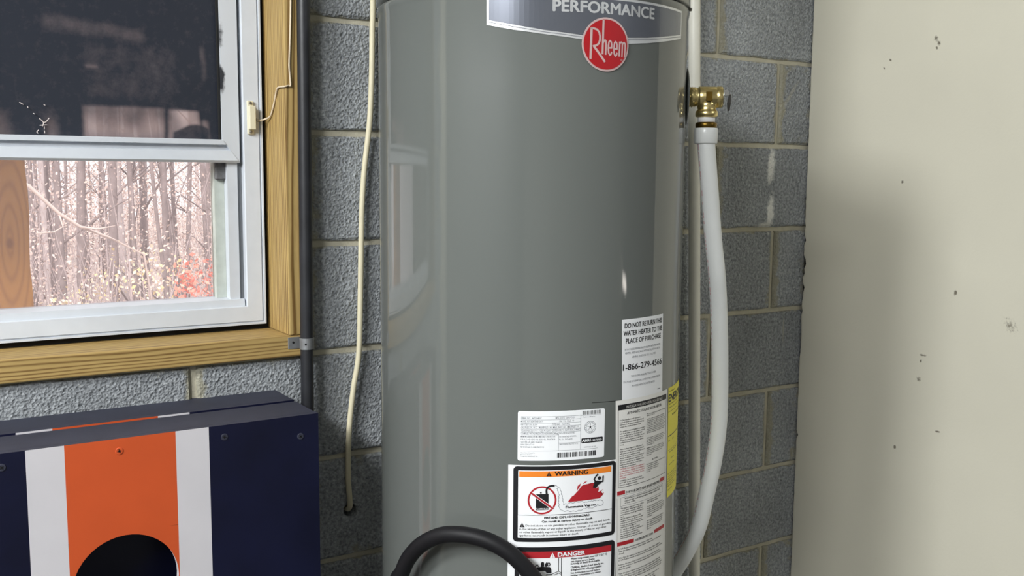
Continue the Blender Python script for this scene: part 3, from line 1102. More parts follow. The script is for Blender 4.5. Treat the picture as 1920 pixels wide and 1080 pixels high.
# ------------------------------------------------------------------ ivory cord into the drilled hole
cord = [(-0.8790, -0.013, CEIL_Z - 0.002), (-0.8790, -0.013, 1.8), (-0.8797, -0.012, 1.4812), (-0.8815, -0.012, 1.4046), (-0.8833, -0.012, 1.3272), (-0.8884, -0.012, 1.2394), (-0.8989, -0.012, 1.1606), (-0.905, -0.012, 1.0914),
        (-0.9072, -0.012, 1.0317), (-0.9099, -0.012, 0.9315), (-0.9131, -0.012, 0.8301), (-0.9169, -0.012, 0.7895), (-0.9249, -0.012, 0.7493), (-0.9308, -0.012, 0.7088), (-0.9357, -0.012, 0.6681),
        (-0.9385, -0.012, 0.6166), (-0.9391, -0.012, 0.5645), (-0.9362, -0.0118, 0.5220), (-0.9338, -0.002, 0.5060), (-0.9325, 0.020, 0.4995), (-0.932, 0.10, 0.497)]
bm = bmesh.new()
add_tube(bm, catmull(cord, 6), 0.0053, 12)
tag(obj('cord', bm, M_CORD), 'ivory cord hanging left of the water heater into a hole in the block', 'cord')

# ------------------------------------------------------------------ white pipe behind the tank
bm = bmesh.new()
pa, pb_ = Vector((-0.1083, -0.03, 1.5342)), Vector((-0.0579, -0.03, 0.2021))
dv = (pb_ - pa) / (pa.z - pb_.z)
P = [pa + dv * (pa.z - z) for z in (CEIL_Z - 0.005, 1.6, 1.0, 0.4, 0.0, FLOOR_Z + 0.002)]
add_tube(bm, P, 0.01335, 24)
pipe = thing('supply_pipe', 'straight white plastic pipe against the block wall behind the heater', 'pipe', tuple(P[-1]))
child('tube', bm, M_PVC, pipe)
# faint red print along it (unreadable dashes)
bm = bmesh.new()
rnd = random.Random(8)
side = Vector((0.86, -0.51, 0)).normalized()
z = 1.56
while z > 0.3:
    l = rnd.uniform(0.003, 0.009)
    if rnd.random() < 0.8 and not (1.00 < z < 1.12):
        c0 = pa + dv * (pa.z - z) + side * 0.01338
        t = Vector((-side.y, side.x, 0))
        w = rnd.uniform(0.0012, 0.0024)
        q = [c0 - t * w, c0 + t * w, c0 + t * w + Vector((0, 0, -l)) + dv * l * 0, c0 - t * w + Vector((0, 0, -l))]
        bm.faces.new([bm.verts.new(p + side * 0.0002) for p in q])
    z -= l + rnd.uniform(0.001, 0.004)
child('printed_marking', bm, M_INK_PINK, pipe, kind='stuff')

# ------------------------------------------------------------------ water heater
RT = 0.254
TC = Vector((-0.73495, -0.32579, 0.0))
heater = thing('water_heater', 'tall grey cylindrical gas water heater covered in printed labels', 'water heater', (TC.x, TC.y, 0.0))


def wrap(u, z, r):
    th = u / RT
    return Vector((TC.x + r * math.sin(th), TC.y - r * math.cos(th), z))


bm = bmesh.new()
prof = [(RT - 0.012, 0.0), (RT, 0.012), (RT, 0.05)] + [(RT, 0.05 + i * (1.395 - 0.05) / 12) for i in range(1, 13)] + [(RT + 0.0012, 1.400), (RT + 0.0022, 1.406), (RT + 0.0012, 1.4095), (RT - 0.004, 1.4105)]
add_lathe(bm, prof, TC, (0, 0, 1), 192)
child('jacket', bm, M_TANK, heater)
bm = bmesh.new()
add_lathe(bm, [(RT - 0.006, 1.4105), (RT - 0.004, 1.4125), (RT + 0.0015, 1.4130), (RT + 0.003, 1.4160), (RT + 0.0025, 1.440), (RT - 0.01, 1.452), (0.18, 1.466), (0.10, 1.470)], TC, (0, 0, 1), 128)
child('top_cap', bm, M_TANK, heater)
bm = bmesh.new()
add_lathe(bm, [(RT - 0.0035, 1.4100), (RT - 0.0030, 1.4132)], TC, (0, 0, 1), 96)
child('seam_gap', bm, M_BLACKSLOT, heater)
for k_ in (-62.5, 46.8):
    bm = bmesh.new()
    c0 = wrap(math.radians(k_) * RT, 1.4115, RT + 0.001)
    nrm = (c0 - Vector((TC.x, TC.y, c0.z))).normalized()
    add_lathe(bm, [(0.0028, 0), (0.0030, 0.003), (0.0018, 0.0048)], c0, nrm, 12)
    child('screw', bm, M_SCREW, heater)
bm = bmesh.new()
add_lathe(bm, [(0.05, 1.47), (0.05, 1.52), (0.075, 1.53), (0.075, 1.60)], TC, (0, 0, 1), 32)
add_lathe(bm, [(0.05, 1.62), (0.05, CEIL_Z - 0.002)], TC, (0, 0, 1), 32)
add_lathe(bm, [(0.075, 1.60), (0.05, 1.62)], TC, (0, 0, 1), 32)
child('flue', bm, M_GALV, heater, kind='stuff')

# ---- flat print wrapped on the tank. coordinates: u = arc length from the -y side, z = height
PRINT = []          # (name, parent, material, bmesh)


def flat(polys):
    bm = bmesh.new()
    for p in polys:
        try:
            bm.faces.new([bm.verts.new((u, 0, z)) for u, z in p])
        except ValueError:
            pass
    return bm


def wrap_bm(bm, r, step=0.007):
    bmesh.ops.triangulate(bm, faces=[f for f in bm.faces if len(f.verts) > 4])
    if bm.verts:
        us = [v_.co.x for v_ in bm.verts]
        u = math.floor(min(us) / step) * step + step
        while u < max(us):
            bmesh.ops.bisect_plane(bm, geom=bm.verts[:] + bm.edges[:] + bm.faces[:], plane_co=(u, 0, 0), plane_no=(1, 0, 0), dist=1e-6)
            u += step
    for v_ in bm.verts:
        v_.co = wrap(v_.co.x, v_.co.z, r)
    bm.normal_update()
    for f in bm.faces:                                                # faces look outwards
        c = f.calc_center_median()
        if f.normal.dot(Vector((c.x - TC.x, c.y - TC.y, 0))) < 0:
            f.normal_flip()
    return bm


def rect(u0, u1, z0, z1):
    return [(u0, z0), (u1, z0), (u1, z1), (u0, z1)]


def rrect(u0, u1, z0, z1, r, n=5):
    out = []
    for cx_, cz_, a0 in ((u1 - r, z0 + r, -90), (u1 - r, z1 - r, 0), (u0 + r, z1 - r, 90), (u0 + r, z0 + r, 180)):
        for k in range(n + 1):
            a = math.radians(a0 + 90 * k / n)
            out.append((cx_ + r * math.cos(a), cz_ + r * math.sin(a)))
    return out


def stroke(pts, w, closed=False):
    """ribbon of width w along a polyline, as quads"""
    P = [Vector((p[0], p[1])) for p in pts]
    n = len(P)
    L, R = [], []
    for i in range(n):
        if closed:
            a, c = P[i - 1], P[(i + 1) % n]
        else:
            a, c = P[max(i - 1, 0)], P[min(i + 1, n - 1)]
        t1 = (P[i] - a).normalized() if (P[i] - a).length > 1e-9 else (c - P[i]).normalized()
        t2 = (c - P[i]).normalized() if (c - P[i]).length > 1e-9 else t1
        t = (t1 + t2).normalized() if (t1 + t2).length > 1e-6 else t1
        nn_ = Vector((-t.y, t.x))
        k = 1.0 / max(0.5, abs(t.dot(t1)))
        ww = (w[i] if isinstance(w, (list, tuple)) else w) * 0.5 * k
        L.append(P[i] + nn_ * ww)
        R.append(P[i] - nn_ * ww)
    q = []
    for i in range(n if closed else n - 1):
        j = (i + 1) % n
        q.append([tuple(R[i]), tuple(R[j]), tuple(L[j]), tuple(L[i])])
    return q


def circ(c, r, n=32, a0=0, a1=360, sz=1.0):
    full = abs(a1 - a0) >= 360
    return [(c[0] + r * math.cos(math.radians(a0 + (a1 - a0) * k / (n if full else n - 1))), c[1] + sz * r * math.sin(math.radians(a0 + (a1 - a0) * k / (n if full else n - 1)))) for k in range(n)]


TEXTJOBS = []       # (string, u0, u1 or None, z_base, cap height, bold, bag, slope)
BAGS = {}           # bag name -> [polys, texts]


def bag(name):
    return BAGS.setdefault(name, {'polys': [], 'texts': []})


def T(b_, s, u0, u1, z, cap, bold=0.0, align='FIT', dz=0.0):
    bag(b_)['texts'].append((s, u0, u1, z, cap, bold, align, dz))


def PG(b_, *polys):
    bag(b_)['polys'] += list(polys)


CAPH = None


def build_text(all_specs):
    """all text of the labels: make every string once, evaluate once, return flat bmeshes per bag"""
    made = []
    for bn, spec in all_specs:
        s, u0, u1, z, cap, bold, align, dz = spec
        cu = bpy.data.curves.new('t', 'FONT')
        cu.body = s
        cu.size = 1.0
        cu.resolution_u = 3 if cap > 0.005 else 1
        cu.offset = 0.0 if cap >= 0.003 else min(0.015, bold * 1.1 + (0.003 if bold > 0.009 else 0.0))
        ob = bpy.data.objects.new('t', cu)
        COL.objects.link(ob)
        made.append((bn, spec, ob, cu))
    ref = bpy.data.curves.new('t', 'FONT')
    ref.body = 'H'
    refo = bpy.data.objects.new('t', ref)
    COL.objects.link(refo)
    dg = bpy.context.evaluated_depsgraph_get()
    dg.update()

    def tomesh(ob):
        return bpy.data.meshes.new_from_object(ob.evaluated_get(dg))
    mh = tomesh(refo)
    caph = max(v_.co.y for v_ in mh.vertices)
    out = {}
    for bn, spec, ob, cu in made:
        s, u0, u1, z, cap, bold, align, dz = spec
        me = tomesh(ob)
        if me.vertices:
            x0 = min(v_.co.x for v_ in me.vertices)
            x1 = max(v_.co.x for v_ in me.vertices)
            sy = cap / caph
            if align == 'FIT':
                sx = (u1 - u0) / max(1e-6, x1 - x0)
            else:
                sx = min(sy * 0.95, (u1 - u0) / max(1e-6, x1 - x0))
            V = [(u0 + (v_.co.x - x0) * sx, z + v_.co.y * sy + dz * (v_.co.x - x0) * sx) for v_ in me.vertices]
            F = [tuple(p.vertices) for p in me.polygons]
            if cap >= 0.003 and bold > 0.005:                         # heavier face: the same letters laid a hair apart
                d_ = cap * min(0.070, bold * 2.6)
                for du, dv_ in ((-d_, 0), (d_, 0), (0, d_ * 0.6), (0, -d_ * 0.6)):
                    out.setdefault(bn, []).append(([(u + du, v + dv_) for u, v in V], F))
            else:
                out.setdefault(bn, []).append((V, F))
        bpy.data.meshes.remove(me)
    for bn, spec, ob, cu in made:
        bpy.data.objects.remove(ob)
        bpy.data.curves.remove(cu)
    bpy.data.objects.remove(refo)
    bpy.data.curves.remove(ref)
    bpy.data.meshes.remove(mh)
    return out


SHEETS = []         # (part name, bag, material, radius offset, parent key or None, kind)


def sheet(name, b_, m, off, parent=None, label=None):
    SHEETS.append((name, b_, m, off, parent, label))


# --- brand badge at the top
BT = 1.3975
bot_out = [(-0.2146, 1.3566), (-0.176, 1.3491), (-0.1319, 1.3431), (-0.0755, 1.3372), (-0.03, 1.3352), (-0.0007, 1.3356), (0.0348, 1.3392), (0.0752, 1.3455), (0.1110, 1.3518), (0.1368, 1.3570)]
bot_in = [(-0.2112, 1.3631), (-0.176, 1.3562), (-0.1336, 1.3492), (-0.0756, 1.3432), (-0.03, 1.3428), (-0.0009, 1.3442), (0.0345, 1.3472), (0.0748, 1.3528), (0.1050, 1.3575), (0.1328, 1.3620)]
PG('badge_plate', *[[bot_out[i], bot_out[i + 1], (bot_out[i + 1][0], BT + 0.001), (bot_out[i][0], BT + 0.001)] for i in range(9)])
PG('badge_panel', *[[bot_in[i], bot_in[i + 1], (bot_in[i + 1][0], BT - 0.0025), (bot_in[i][0], BT - 0.0025)] for i in range(9)])
bot_mid = [(u, z - 0.0028) for u, z in bot_in]
PG('badge_line', *stroke(bot_mid, 0.0007))
T('badge_text', 'PERFORMANCE', -0.1201, 0.0483, 1.3752, 0.0152, 0.022)
OC = (-0.0405, 1.3318)
PG('logo_rim', circ(OC, 0.0380, 48))
PG('logo_disc', circ(OC, 0.0352, 48))


def LG(pts):
    # logo letters drawn in units of the disc: measured on the photograph's roundel
    return [(OC[0] + (x - 470) / 403 * 0.0380, OC[1] + (558 - y) / 480 * 0.0380) for x, y in pts]


PG('logo_letters', *stroke(LG([(220, 272), (216, 500), (208, 828)]), 0.0034))
PG('logo_letters', *stroke(LG([(202, 285), (260, 287), (310, 305), (345, 350), (360, 420), (358, 490), (338, 550), (300, 585), (245, 598)]), 0.0029))
PG('logo_letters', *stroke(LG([(258, 598), (320, 680), (380, 765), (450, 868)]), 0.0033))
PG('logo_letters', *stroke(LG([(414, 130), (410, 430), (404, 735)]), 0.0031))
PG('logo_letters', *stroke(LG([(414, 530), (428, 492), (446, 482), (460, 500), (464, 560), (458, 740)]), 0.0026))
for dx, dy in ((0, 0), (97, 10)):
    PG('logo_letters', *stroke(LG([(505 + dx, 615 + dy), (560 + dx, 610 + dy), (560 + dx, 545 + dy), (548 + dx, 502 + dy), (530 + dx, 488 + dy), (512 + dx, 510 + dy), (504 + dx, 570 + dy), (503 + dx, 640 + dy), (510 + dx, 705 + dy), (530 + dx, 740 + dy), (550 + dx, 725 + dy), (562 + dx, 680 + dy)]), 0.0024))
PG('logo_letters', *stroke(LG([(703, 490), (700, 620), (695, 755)]), 0.0026))
PG('logo_letters', *stroke(LG([(703, 540), (715, 505), (735, 497), (750, 515), (752, 570), (747, 760)]), 0.0023))
PG('logo_letters', *stroke(LG([(752, 545), (765, 512), (785, 503), (802, 520), (804, 580), (797, 765)]), 0.0023))
PG('logo_letters', *stroke(LG(circ((742, 815), 14, 12)), 0.0006, True))

sheet('badge', 'badge_plate', M_BADGE_SILVER, 0.0008)
sheet('panel', 'badge_panel', M_BADGE_GREY, 0.0012, 'badge')
sheet('bevel_line', 'badge_line', M_INK_GREY, 0.0011, 'badge')
sheet('lettering', 'badge_text', M_BADGE_SILVER, 0.0016, 'badge')
sheet('roundel', 'logo_rim', M_BADGE_PINK, 0.0016, None, 'round red maker badge with silver lettering')
sheet('roundel_face', 'logo_disc', M_BADGE_RED, 0.0019, 'roundel')
sheet('roundel_lettering', 'logo_letters', M_BADGE_PINK, 0.0022, 'roundel')

# --- return notice
PG('notice', [(-0.0033, 0.9311), (0.0000, 0.8030), (0.0980, 0.8050), (0.0943, 0.9320)])
T('notice_text', 'DO NOT RETURN THIS', 0.0022, 0.0905, 0.9179, 0.0073, 0.014, dz=0.012)
T('notice_text', 'WATER HEATER TO THE', 0.0002, 0.0912, 0.9065, 0.0073, 0.014)
T('notice_text', 'PLACE OF PURCHASE', 0.0050, 0.0878, 0.8946, 0.0073, 0.014, dz=0.006)
T('notice_text', '1-866-279-4566', 0.0004, 0.0928, 0.8535, 0.0090, 0.014, dz=-0.004)
T('notice_small', 'IF YOU ARE EXPERIENCING PROBLEMS WITH THIS WATER', 0.0034, 0.0876, 0.8837, 0.0030, 0.0)
T('notice_small', 'HEATER, NEED ASSISTANCE WITH INSTALLATION, OR FOR', 0.0041, 0.0867, 0.8782, 0.0030, 0.0)
T('notice_small', 'GENERAL QUESTIONS CALL TOLL FREE', 0.0178, 0.0737, 0.8714, 0.0030, 0.0)
T('notice_small', 'TECHNICIANS AVAILABLE 7 DAYS A WEEK', 0.0167, 0.0763, 0.8418, 0.0030, 0.0)
T('notice_small', 'FOR MORE INFORMATION, CONSULT THE OWNERS MANUAL', 0.0020, 0.0901, 0.8338, 0.0030, 0.0)
T('notice_small', 'PROVIDED WITH THE WATER HEATER', 0.0191, 0.0735, 0.8267, 0.0030, 0.0)
PG('notice_small', rect(0.0819, 0.0905, 0.8137, 0.8150))
sheet('return_notice', 'notice', M_PAPER, 0.0002)
sheet('heading', 'notice_text', M_INK, 0.0004, 'return_notice')
sheet('small_print', 'notice_small', M_INK_GREY, 0.0004, 'return_notice')

# --- rating plate
PG('plate', rrect(-0.1650, -0.0310, 0.7249, 0.7999, 0.003))
L0, L1 = -0.1604, -0.0706
PG('plate_rule', *[rect(L0, L1, z - 0.0002, z + 0.0002) for z in (0.7918, 0.7869, 0.7820, 0.7773, 0.7728, 0.7683)])
PG('plate_rule', rect(L0, -0.0706, 0.7396, 0.7400), rect(-0.0706, -0.0420, 0.7396, 0.7400), rect(-0.0707, -0.0703, 0.7398, 0.7935), rect(-0.1044, -0.1041, 0.7398, 0.7650),
   rect(-0.1042, -0.0706, 0.7512, 0.7515), rect(-0.0706, -0.0372, 0.7910, 0.7913), rect(L0, -0.1042, 0.7638, 0.7641))
for row, (z, items) in enumerate(((0.7881, (('SERIAL NO.  A472104107', -0.1604, -0.1300), ('MFG. DATE  26NOV2021', -0.1092, -0.0800))),
                                  (0.7832, (('MODEL NO. XG40T06EC36U1', -0.1604, -0.1280), ('CAP. U.S. GALS.  40', -0.1040, -0.0810))),
                                  (0.7785, (('INPUT BTU/H  36,000', -0.1604, -0.1360), ('TYPE GAS  -  NATURAL', -0.1145, -0.0870))),
                                  (0.7739, (('GAS PRESS. IN. W.C. - MANIFOLD - 4.0  MAX. INLET 10.5  MIN. INLET 5.0', -0.1604, -0.0740),)),
                                  (0.7694, (('CSA/ANSI Z21.10.1 - CSA 4.1-2019 CATEGORY I  NATURAL DRAFT', -0.1600, -0.0710),)),
                                  (0.7650, (('COMPLIES WITH JURISDICTIONS HAVING 40ng/J NOx REGULATIONS', -0.1604, -0.0800),)))):
    for s, a, c in items:
        T('plate_text', s, a, c, z, 0.0027, 0.004)
for z, s, c in ((0.7604, 'MINIMUM CLEARANCE FROM COMBUSTIBLE CONSTRUCTION', -0.1095), (0.7562, 'FOR ALCOVE / SIDES 0 IN. REAR 0 IN.  FRONT 4 IN.', -0.1092), (0.7521, 'VENT PIPE 6 IN. AND 1 IN. ABOVE', -0.1290), (0.7484, '18 IN. CLEAR AT TOP', -0.1405), (0.7447, 'MAY BE INSTALLED ON COMBUSTIBLE FLOORS', -0.1260)):
    T('plate_text', s, -0.1604, c, z, 0.0023, 0.002)
T('plate_text', 'FACTORY INSTALLED INSULATION', -0.1032, -0.0774, 0.7598, 0.0023, 0.0)
T('plate_text', 'R-16 FOAM', -0.1032, -0.0835, 0.7556, 0.0023, 0.0)
T('plate_text', 'MAX WORKING PRESSURE 150 PSI', -0.1031, -0.0746, 0.7484, 0.0023, 0.0)
T('plate_text', 'Made in Mexico', -0.0675, -0.0473, 0.7881, 0.0017, 0.0)
T('plate_text', 'ASSEMBLED IN USA', -0.0650, -0.0454, 0.7420, 0.0017, 0.0)
for z, s, c in ((0.7362, 'Water Heater Company, Inc.', -0.1394), (0.7336, '800 Interstate Park Drive', -0.1440), (0.7309, 'Montgomery, Alabama 36117 USA', -0.1353)):
    T('plate_text', s, -0.1604, c, z, 0.0016, 0.0)
rnd = random.Random(21)
u = -0.1060
while u < -0.0458:
    w = rnd.choice((0.0004, 0.0007, 0.0012, 0.0016))
    PG('plate_bar', rect(u, u + w, 0.7291, 0.7367))
    u += w + rnd.choice((0.0005, 0.0008, 0.0016))
u = -0.0678
while u < -0.0378:
    w = rnd.choice((0.0003, 0.0005, 0.0010))
    PG('plate_bar', rect(u, u + w, 0.7922, 0.7982))
    u += w + rnd.choice((0.0004, 0.0007, 0.0012))
LC = (-0.0550, 0.7728)
PG('plate_rule', *stroke(circ(LC, 0.0092, 40), 0.0005, True))
PG('plate_rule', *stroke(circ(LC, 0.0066, 32), 0.0004, True))
PG('plate_bar', circ(LC, 0.0014, 12))
for k in range(5):
    a = math.radians(90 + 72 * k)
    PG('plate_rule', *stroke([(LC[0] + 0.002 * math.cos(a), LC[1] + 0.002 * math.sin(a)), (LC[0] + 0.0062 * math.cos(a), LC[1] + 0.0062 * math.sin(a))], 0.0006))
for k in range(18):
    a = math.radians(k * 20)
    PG('plate_rule', *stroke([(LC[0] + 0.0074 * math.cos(a), LC[1] + 0.0074 * math.sin(a)), (LC[0] + 0.0086 * math.cos(a + 0.08), LC[1] + 0.0086 * math.sin(a + 0.08))], 0.0007))
PG('plate_bar', rrect(-0.0690, -0.0340, 0.7491, 0.7566, 0.0012))
T('plate_white', 'AHRI', -0.0678, -0.0545, 0.7509, 0.0040, 0.03)
T('plate_white', 'CERTIFIED', -0.0532, -0.0355, 0.7512, 0.0026, 0.01)
sheet('rating_plate', 'plate', M_PAPER, 0.0002)
sheet('ruled_lines', 'plate_rule', M_INK_GREY, 0.00035, 'rating_plate')
sheet('small_print', 'plate_text', M_INK_GREY, 0.0004, 'rating_plate')
sheet('barcode', 'plate_bar', M_INK, 0.0004, 'rating_plate')
sheet('seal_lettering', 'plate_white', M_PAPER, 0.0006, 'rating_plate')

# --- warning / danger label
PG('warn', rect(-0.1787, -0.0065, 0.36, 0.7182))


def frame_polys(o4, i4, ro, ri):
    """rounded border ring"""
    O, I = rrect(*o4, ro, 6), rrect(*i4, ri, 6)
    return [[O[i], O[(i + 1) % len(O)], I[(i + 1) % len(O)], I[i]] for i in range(len(O))]


PG('warn_black', *frame_polys((-0.1710, -0.0095, 0.6005, 0.7165), (-0.1640, -0.0155, 0.6065, 0.7105), 0.006, 0.0008))
PG('warn_black', *frame_polys((-0.1680, -0.0090, 0.40, 0.5922), (-0.1610, -0.0150, 0.406, 0.5852), 0.006, 0.0008))
PG('warn_orange', rect(-0.1622, -0.0180, 0.7003, 0.7090))
PG('warn_red', rect(-0.1608, -0.0152, 0.5750, 0.5850))


def wtri(b_, c, w, h):
    PG(b_, [(c[0] - w / 2, c[1]), (c[0] + w / 2, c[1]), (c[0], c[1] + h)])


wtri('warn_black', (-0.1181, 0.7013), 0.0078, 0.0070)
PG('warn_mark', rect(-0.1185, -0.1177, 0.7032, 0.7062), rect(-0.1185, -0.1177, 0.7018, 0.7026))
T('warn_black', 'WARNING', -0.1093, -0.0577, 0.7017, 0.0062, 0.05)
wtri('warn_white', (-0.1113, 0.5754), 0.0084, 0.0078)
PG('warn_mark2', rect(-0.1117, -0.1109, 0.5774, 0.5806), rect(-0.1117, -0.1109, 0.5759, 0.5767))
T('warn_white', 'DANGER', -0.1029, -0.0608, 0.5767, 0.0062, 0.03)
CC = (-0.1279, 0.6646)
PG('warn_ring', *stroke(circ(CC, 0.0203, 48), 0.0026, True))
PG('warn_can', [(-0.1373, 0.6738), (-0.1184, 0.6744), (-0.1184, 0.6500), (-0.1370, 0.6495)], rect(-0.1310, -0.1287, 0.6752, 0.6775), rect(-0.1304, -0.1293, 0.6738, 0.6756))
PG('warn_can', *stroke(catmull([(-0.1213, 0.6740, 0), (-0.1215, 0.6805, 0), (-0.1191, 0.6847, 0), (-0.115, 0.6864, 0), (-0.1095, 0.6866, 0)], 5), 0.0028))
PG('warn_slash_edge', *stroke([(-0.1438, 0.6757), (-0.1117, 0.6518)], 0.0042))
PG('warn_slash', *stroke([(-0.1443, 0.6760), (-0.1111, 0.6513)], 0.0028))
T('warn_canword', 'FLAMMABLES', -0.1363, -0.1190, 0.6505, 0.0022, 0.01)
PG('warn_red', [(-0.0892, 0.6604), (-0.082, 0.6693), (-0.0798, 0.6696), (-0.072, 0.6779), (-0.0677, 0.6836), (-0.0641, 0.685), (-0.0623, 0.6814), (-0.0569, 0.6826), (-0.0497, 0.687), (-0.0468, 0.6858), (-0.0485, 0.6791), (-0.043, 0.6770), (-0.0400, 0.6805), (-0.0391, 0.6745), (-0.0409, 0.6713), (-0.0362, 0.6725), (-0.0314, 0.6753), (-0.039, 0.6676), (-0.0350, 0.6668), (-0.0303, 0.67), (-0.0313, 0.6666), (-0.0374, 0.6614)])
PG('warn_red', [(-0.0751, 0.6769), (-0.0739, 0.6841), (-0.0687, 0.6879), (-0.0708, 0.6821)], [(-0.066, 0.6862), (-0.0633, 0.6892), (-0.0579, 0.6912), (-0.0615, 0.6882)])
PG('warn_can', circ((-0.0385, 0.6927), 0.0030, 16))
PG('warn_can', [(-0.0459, 0.6848), (-0.0469, 0.6892), (-0.0422, 0.6896), (-0.0356, 0.6879), (-0.0352, 0.6845), (-0.0393, 0.6832), (-0.0439, 0.6781), (-0.0495, 0.6792)])
PG('warn_can', *stroke([(-0.0450, 0.6885), (-0.0476, 0.6922), (-0.0452, 0.6950), (-0.0440, 0.6968)], 0.0022))
PG('warn_can', *stroke([(-0.0446, 0.6965), (-0.0408, 0.6993)], [0.0022, 0.0028]))
PG('warn_can', *stroke([(-0.0365, 0.6868), (-0.0325, 0.6872), (-0.0322, 0.6935)], 0.0022))
PG('warn_can', *stroke([(-0.0324, 0.6930), (-0.0319, 0.6962)], [0.0032, 0.0014]))
vu = [(-0.1091, 0.6867), (-0.1048, 0.6842), (-0.1005, 0.679), (-0.0992, 0.6729), (-0.0969, 0.6625), (-0.0956, 0.6565), (-0.0892, 0.6574), (-0.0805, 0.658), (-0.0717, 0.6586), (-0.0628, 0.6573), (-0.0537, 0.6581), (-0.0445, 0.6583), (-0.0349, 0.658), (-0.031, 0.6536), (-0.0348, 0.6497), (-0.0406, 0.6522), (-0.0461, 0.6495), (-0.0536, 0.6482), (-0.0581, 0.65), (-0.0644, 0.648), (-0.0716, 0.6468), (-0.0803, 0.6464), (-0.089, 0.6475), (-0.0976, 0.6484), (-0.1015, 0.6525), (-0.1028, 0.6628), (-0.1021, 0.6722), (-0.1048, 0.6817), (-0.1091, 0.6850)]
pts = []
for i in range(len(vu) - 1):                                          # scalloped cloud outline
    a, c = Vector(vu[i]), Vector(vu[i + 1])
    n_ = max(1, int((c - a).length / 0.0045))
    for k in range(n_):
        p, q = a.lerp(c, k / n_), a.lerp(c, (k + 1) / n_)
        d_ = (q - p)
        nrm = Vector((-d_.y, d_.x)) * 0.22
        pts += [tuple(p), tuple(p.lerp(q, 0.5) + nrm)]
PG('warn_cloud', *stroke(pts, 0.00055))
T('warn_can', 'Flammable Vapors', -0.0921, -0.0443, 0.6512, 0.0034, 0.035)
PG('warn_black', rect(-0.1634, -0.0158, 0.6416, 0.6423))
T('warn_black', 'FIRE AND EXPLOSION HAZARD', -0.1243, -0.0536, 0.6361, 0.0031, 0.028)
T('warn_black', 'Can result in serious injury or death', -0.1282, -0.0495, 0.6305, 0.0031, 0.025)
wtri('warn_black', (-0.1574, 0.6231), 0.0075, 0.0068)
PG('warn_markw', rect(-0.1577, -0.1571, 0.6250, 0.6276), rect(-0.1577, -0.1571, 0.6236, 0.6243))
for z, u0, u1, s in ((0.6243, -0.1520, -0.0190, 'Do not store or use gasoline or other flammable vapors and liquids'), (0.6188, -0.1615, -0.0172, 'in the vicinity of this or any other appliance. Storage of or use of gasoline'),
                     (0.6140, -0.1615, -0.0246, 'or other flammable vapors or liquids in the vicinity of this or any other'), (0.6090, -0.1615, -0.0705, 'appliance can result in serious injury or death.')):
    T('warn_body', s, u0, u1, z, 0.0031, 0.006)
for z, u1, s in ((0.5705, -0.0227, 'Water temperature over 125\u00b0 F (52\u00b0 C)'), (0.5662, -0.0443, 'can cause severe burns'), (0.5626, -0.0351, 'instantly or death from scalds.'), (0.5570, -0.0287, 'Children, disabled and elderly are'), (0.5528, -0.0318, 'at highest risk of being scalded.'), (0.5480, -0.0348, 'See instruction manual before'),
                 (0.5442, -0.0330, 'setting temperature at water')):
    T('warn_body', s, -0.0829, u1, z, 0.0030, 0.016)
PG('warn_black', *stroke([(-0.1020, 0.5748), (-0.1019, 0.5536)], 0.0008))
PG('warn_black', *stroke([(-0.0977, 0.5748), (-0.0973, 0.5300)], 0.0008))
PG('warn_black', *stroke([(-0.1111, 0.5503), (-0.1019, 0.5538), (-0.0974, 0.5511)], 0.0008))
PG('warn_black', *stroke([(-0.1080, 0.5483), (-0.1019, 0.5508), (-0.0974, 0.5488)], 0.0008))
PG('warn_can', [(-0.1354, 0.5598), (-0.1337, 0.5611), (-0.1275, 0.562), (-0.1149, 0.5611), (-0.113, 0.5578), (-0.1125, 0.5513), (-0.1193, 0.5511), (-0.1197, 0.5553), (-0.1318, 0.5551)])
PG('warn_can', [(-0.1283, 0.5620), (-0.1288, 0.5675), (-0.1266, 0.5698), (-0.1240, 0.5684), (-0.1237, 0.5620)], [(-0.1230, 0.5620), (-0.1221, 0.5665), (-0.1195, 0.5698), (-0.1180, 0.5660), (-0.1190, 0.5615)])
PG('warn_can', *stroke(circ((-0.1168, 0.5652), 0.0018, 14, sz=1.4), 0.0013, True))
PG('warn_can', *stroke([(-0.1372, 0.5602), (-0.1368, 0.5632), (-0.1340, 0.5650), (-0.1315, 0.5622)], 0.0011))
PG('warn_can', [(-0.1205, 0.5500), (-0.1115, 0.5500), (-0.1115, 0.5480), (-0.1205, 0.5480)])
sheet('warning_label', 'warn', M_PAPER, 0.0002)
sheet('black_border', 'warn_black', M_INK, 0.0007, 'warning_label')
sheet('orange_band', 'warn_orange', M_ORANGE, 0.0005, 'warning_label')
sheet('red_print', 'warn_red', M_INK_RED, 0.0005, 'warning_label')
sheet('ring_print', 'warn_ring', M_INK_RED, 0.0005, 'warning_label')
sheet('pictogram', 'warn_can', M_INK, 0.0007, 'warning_label')
sheet('slash_edge', 'warn_slash_edge', M_PAPER, 0.0008, 'warning_label')
sheet('slash', 'warn_slash', M_INK_RED, 0.0010, 'warning_label')
sheet('can_word', 'warn_canword', M_PAPER, 0.0009, 'warning_label')
sheet('vapor_outline', 'warn_cloud', M_INK_GREY, 0.0005, 'warning_label')
sheet('body_text', 'warn_body', M_INK, 0.0005, 'warning_label')
sheet('white_lettering', 'warn_white', M_PAPER, 0.0008, 'warning_label')
sheet('alert_mark', 'warn_mark', M_ORANGE, 0.0009, 'warning_label')
sheet('alert_mark', 'warn_mark2', M_INK_RED, 0.0010, 'warning_label')
sheet('alert_mark', 'warn_markw', M_PAPER, 0.0009, 'warning_label')

# --- long instruction label (hangs a little out of plumb: u grows by 0.025 per metre downwards)
SK = 0.025


def K(u, z):
    return (u + SK * (0.8085 - z), z)


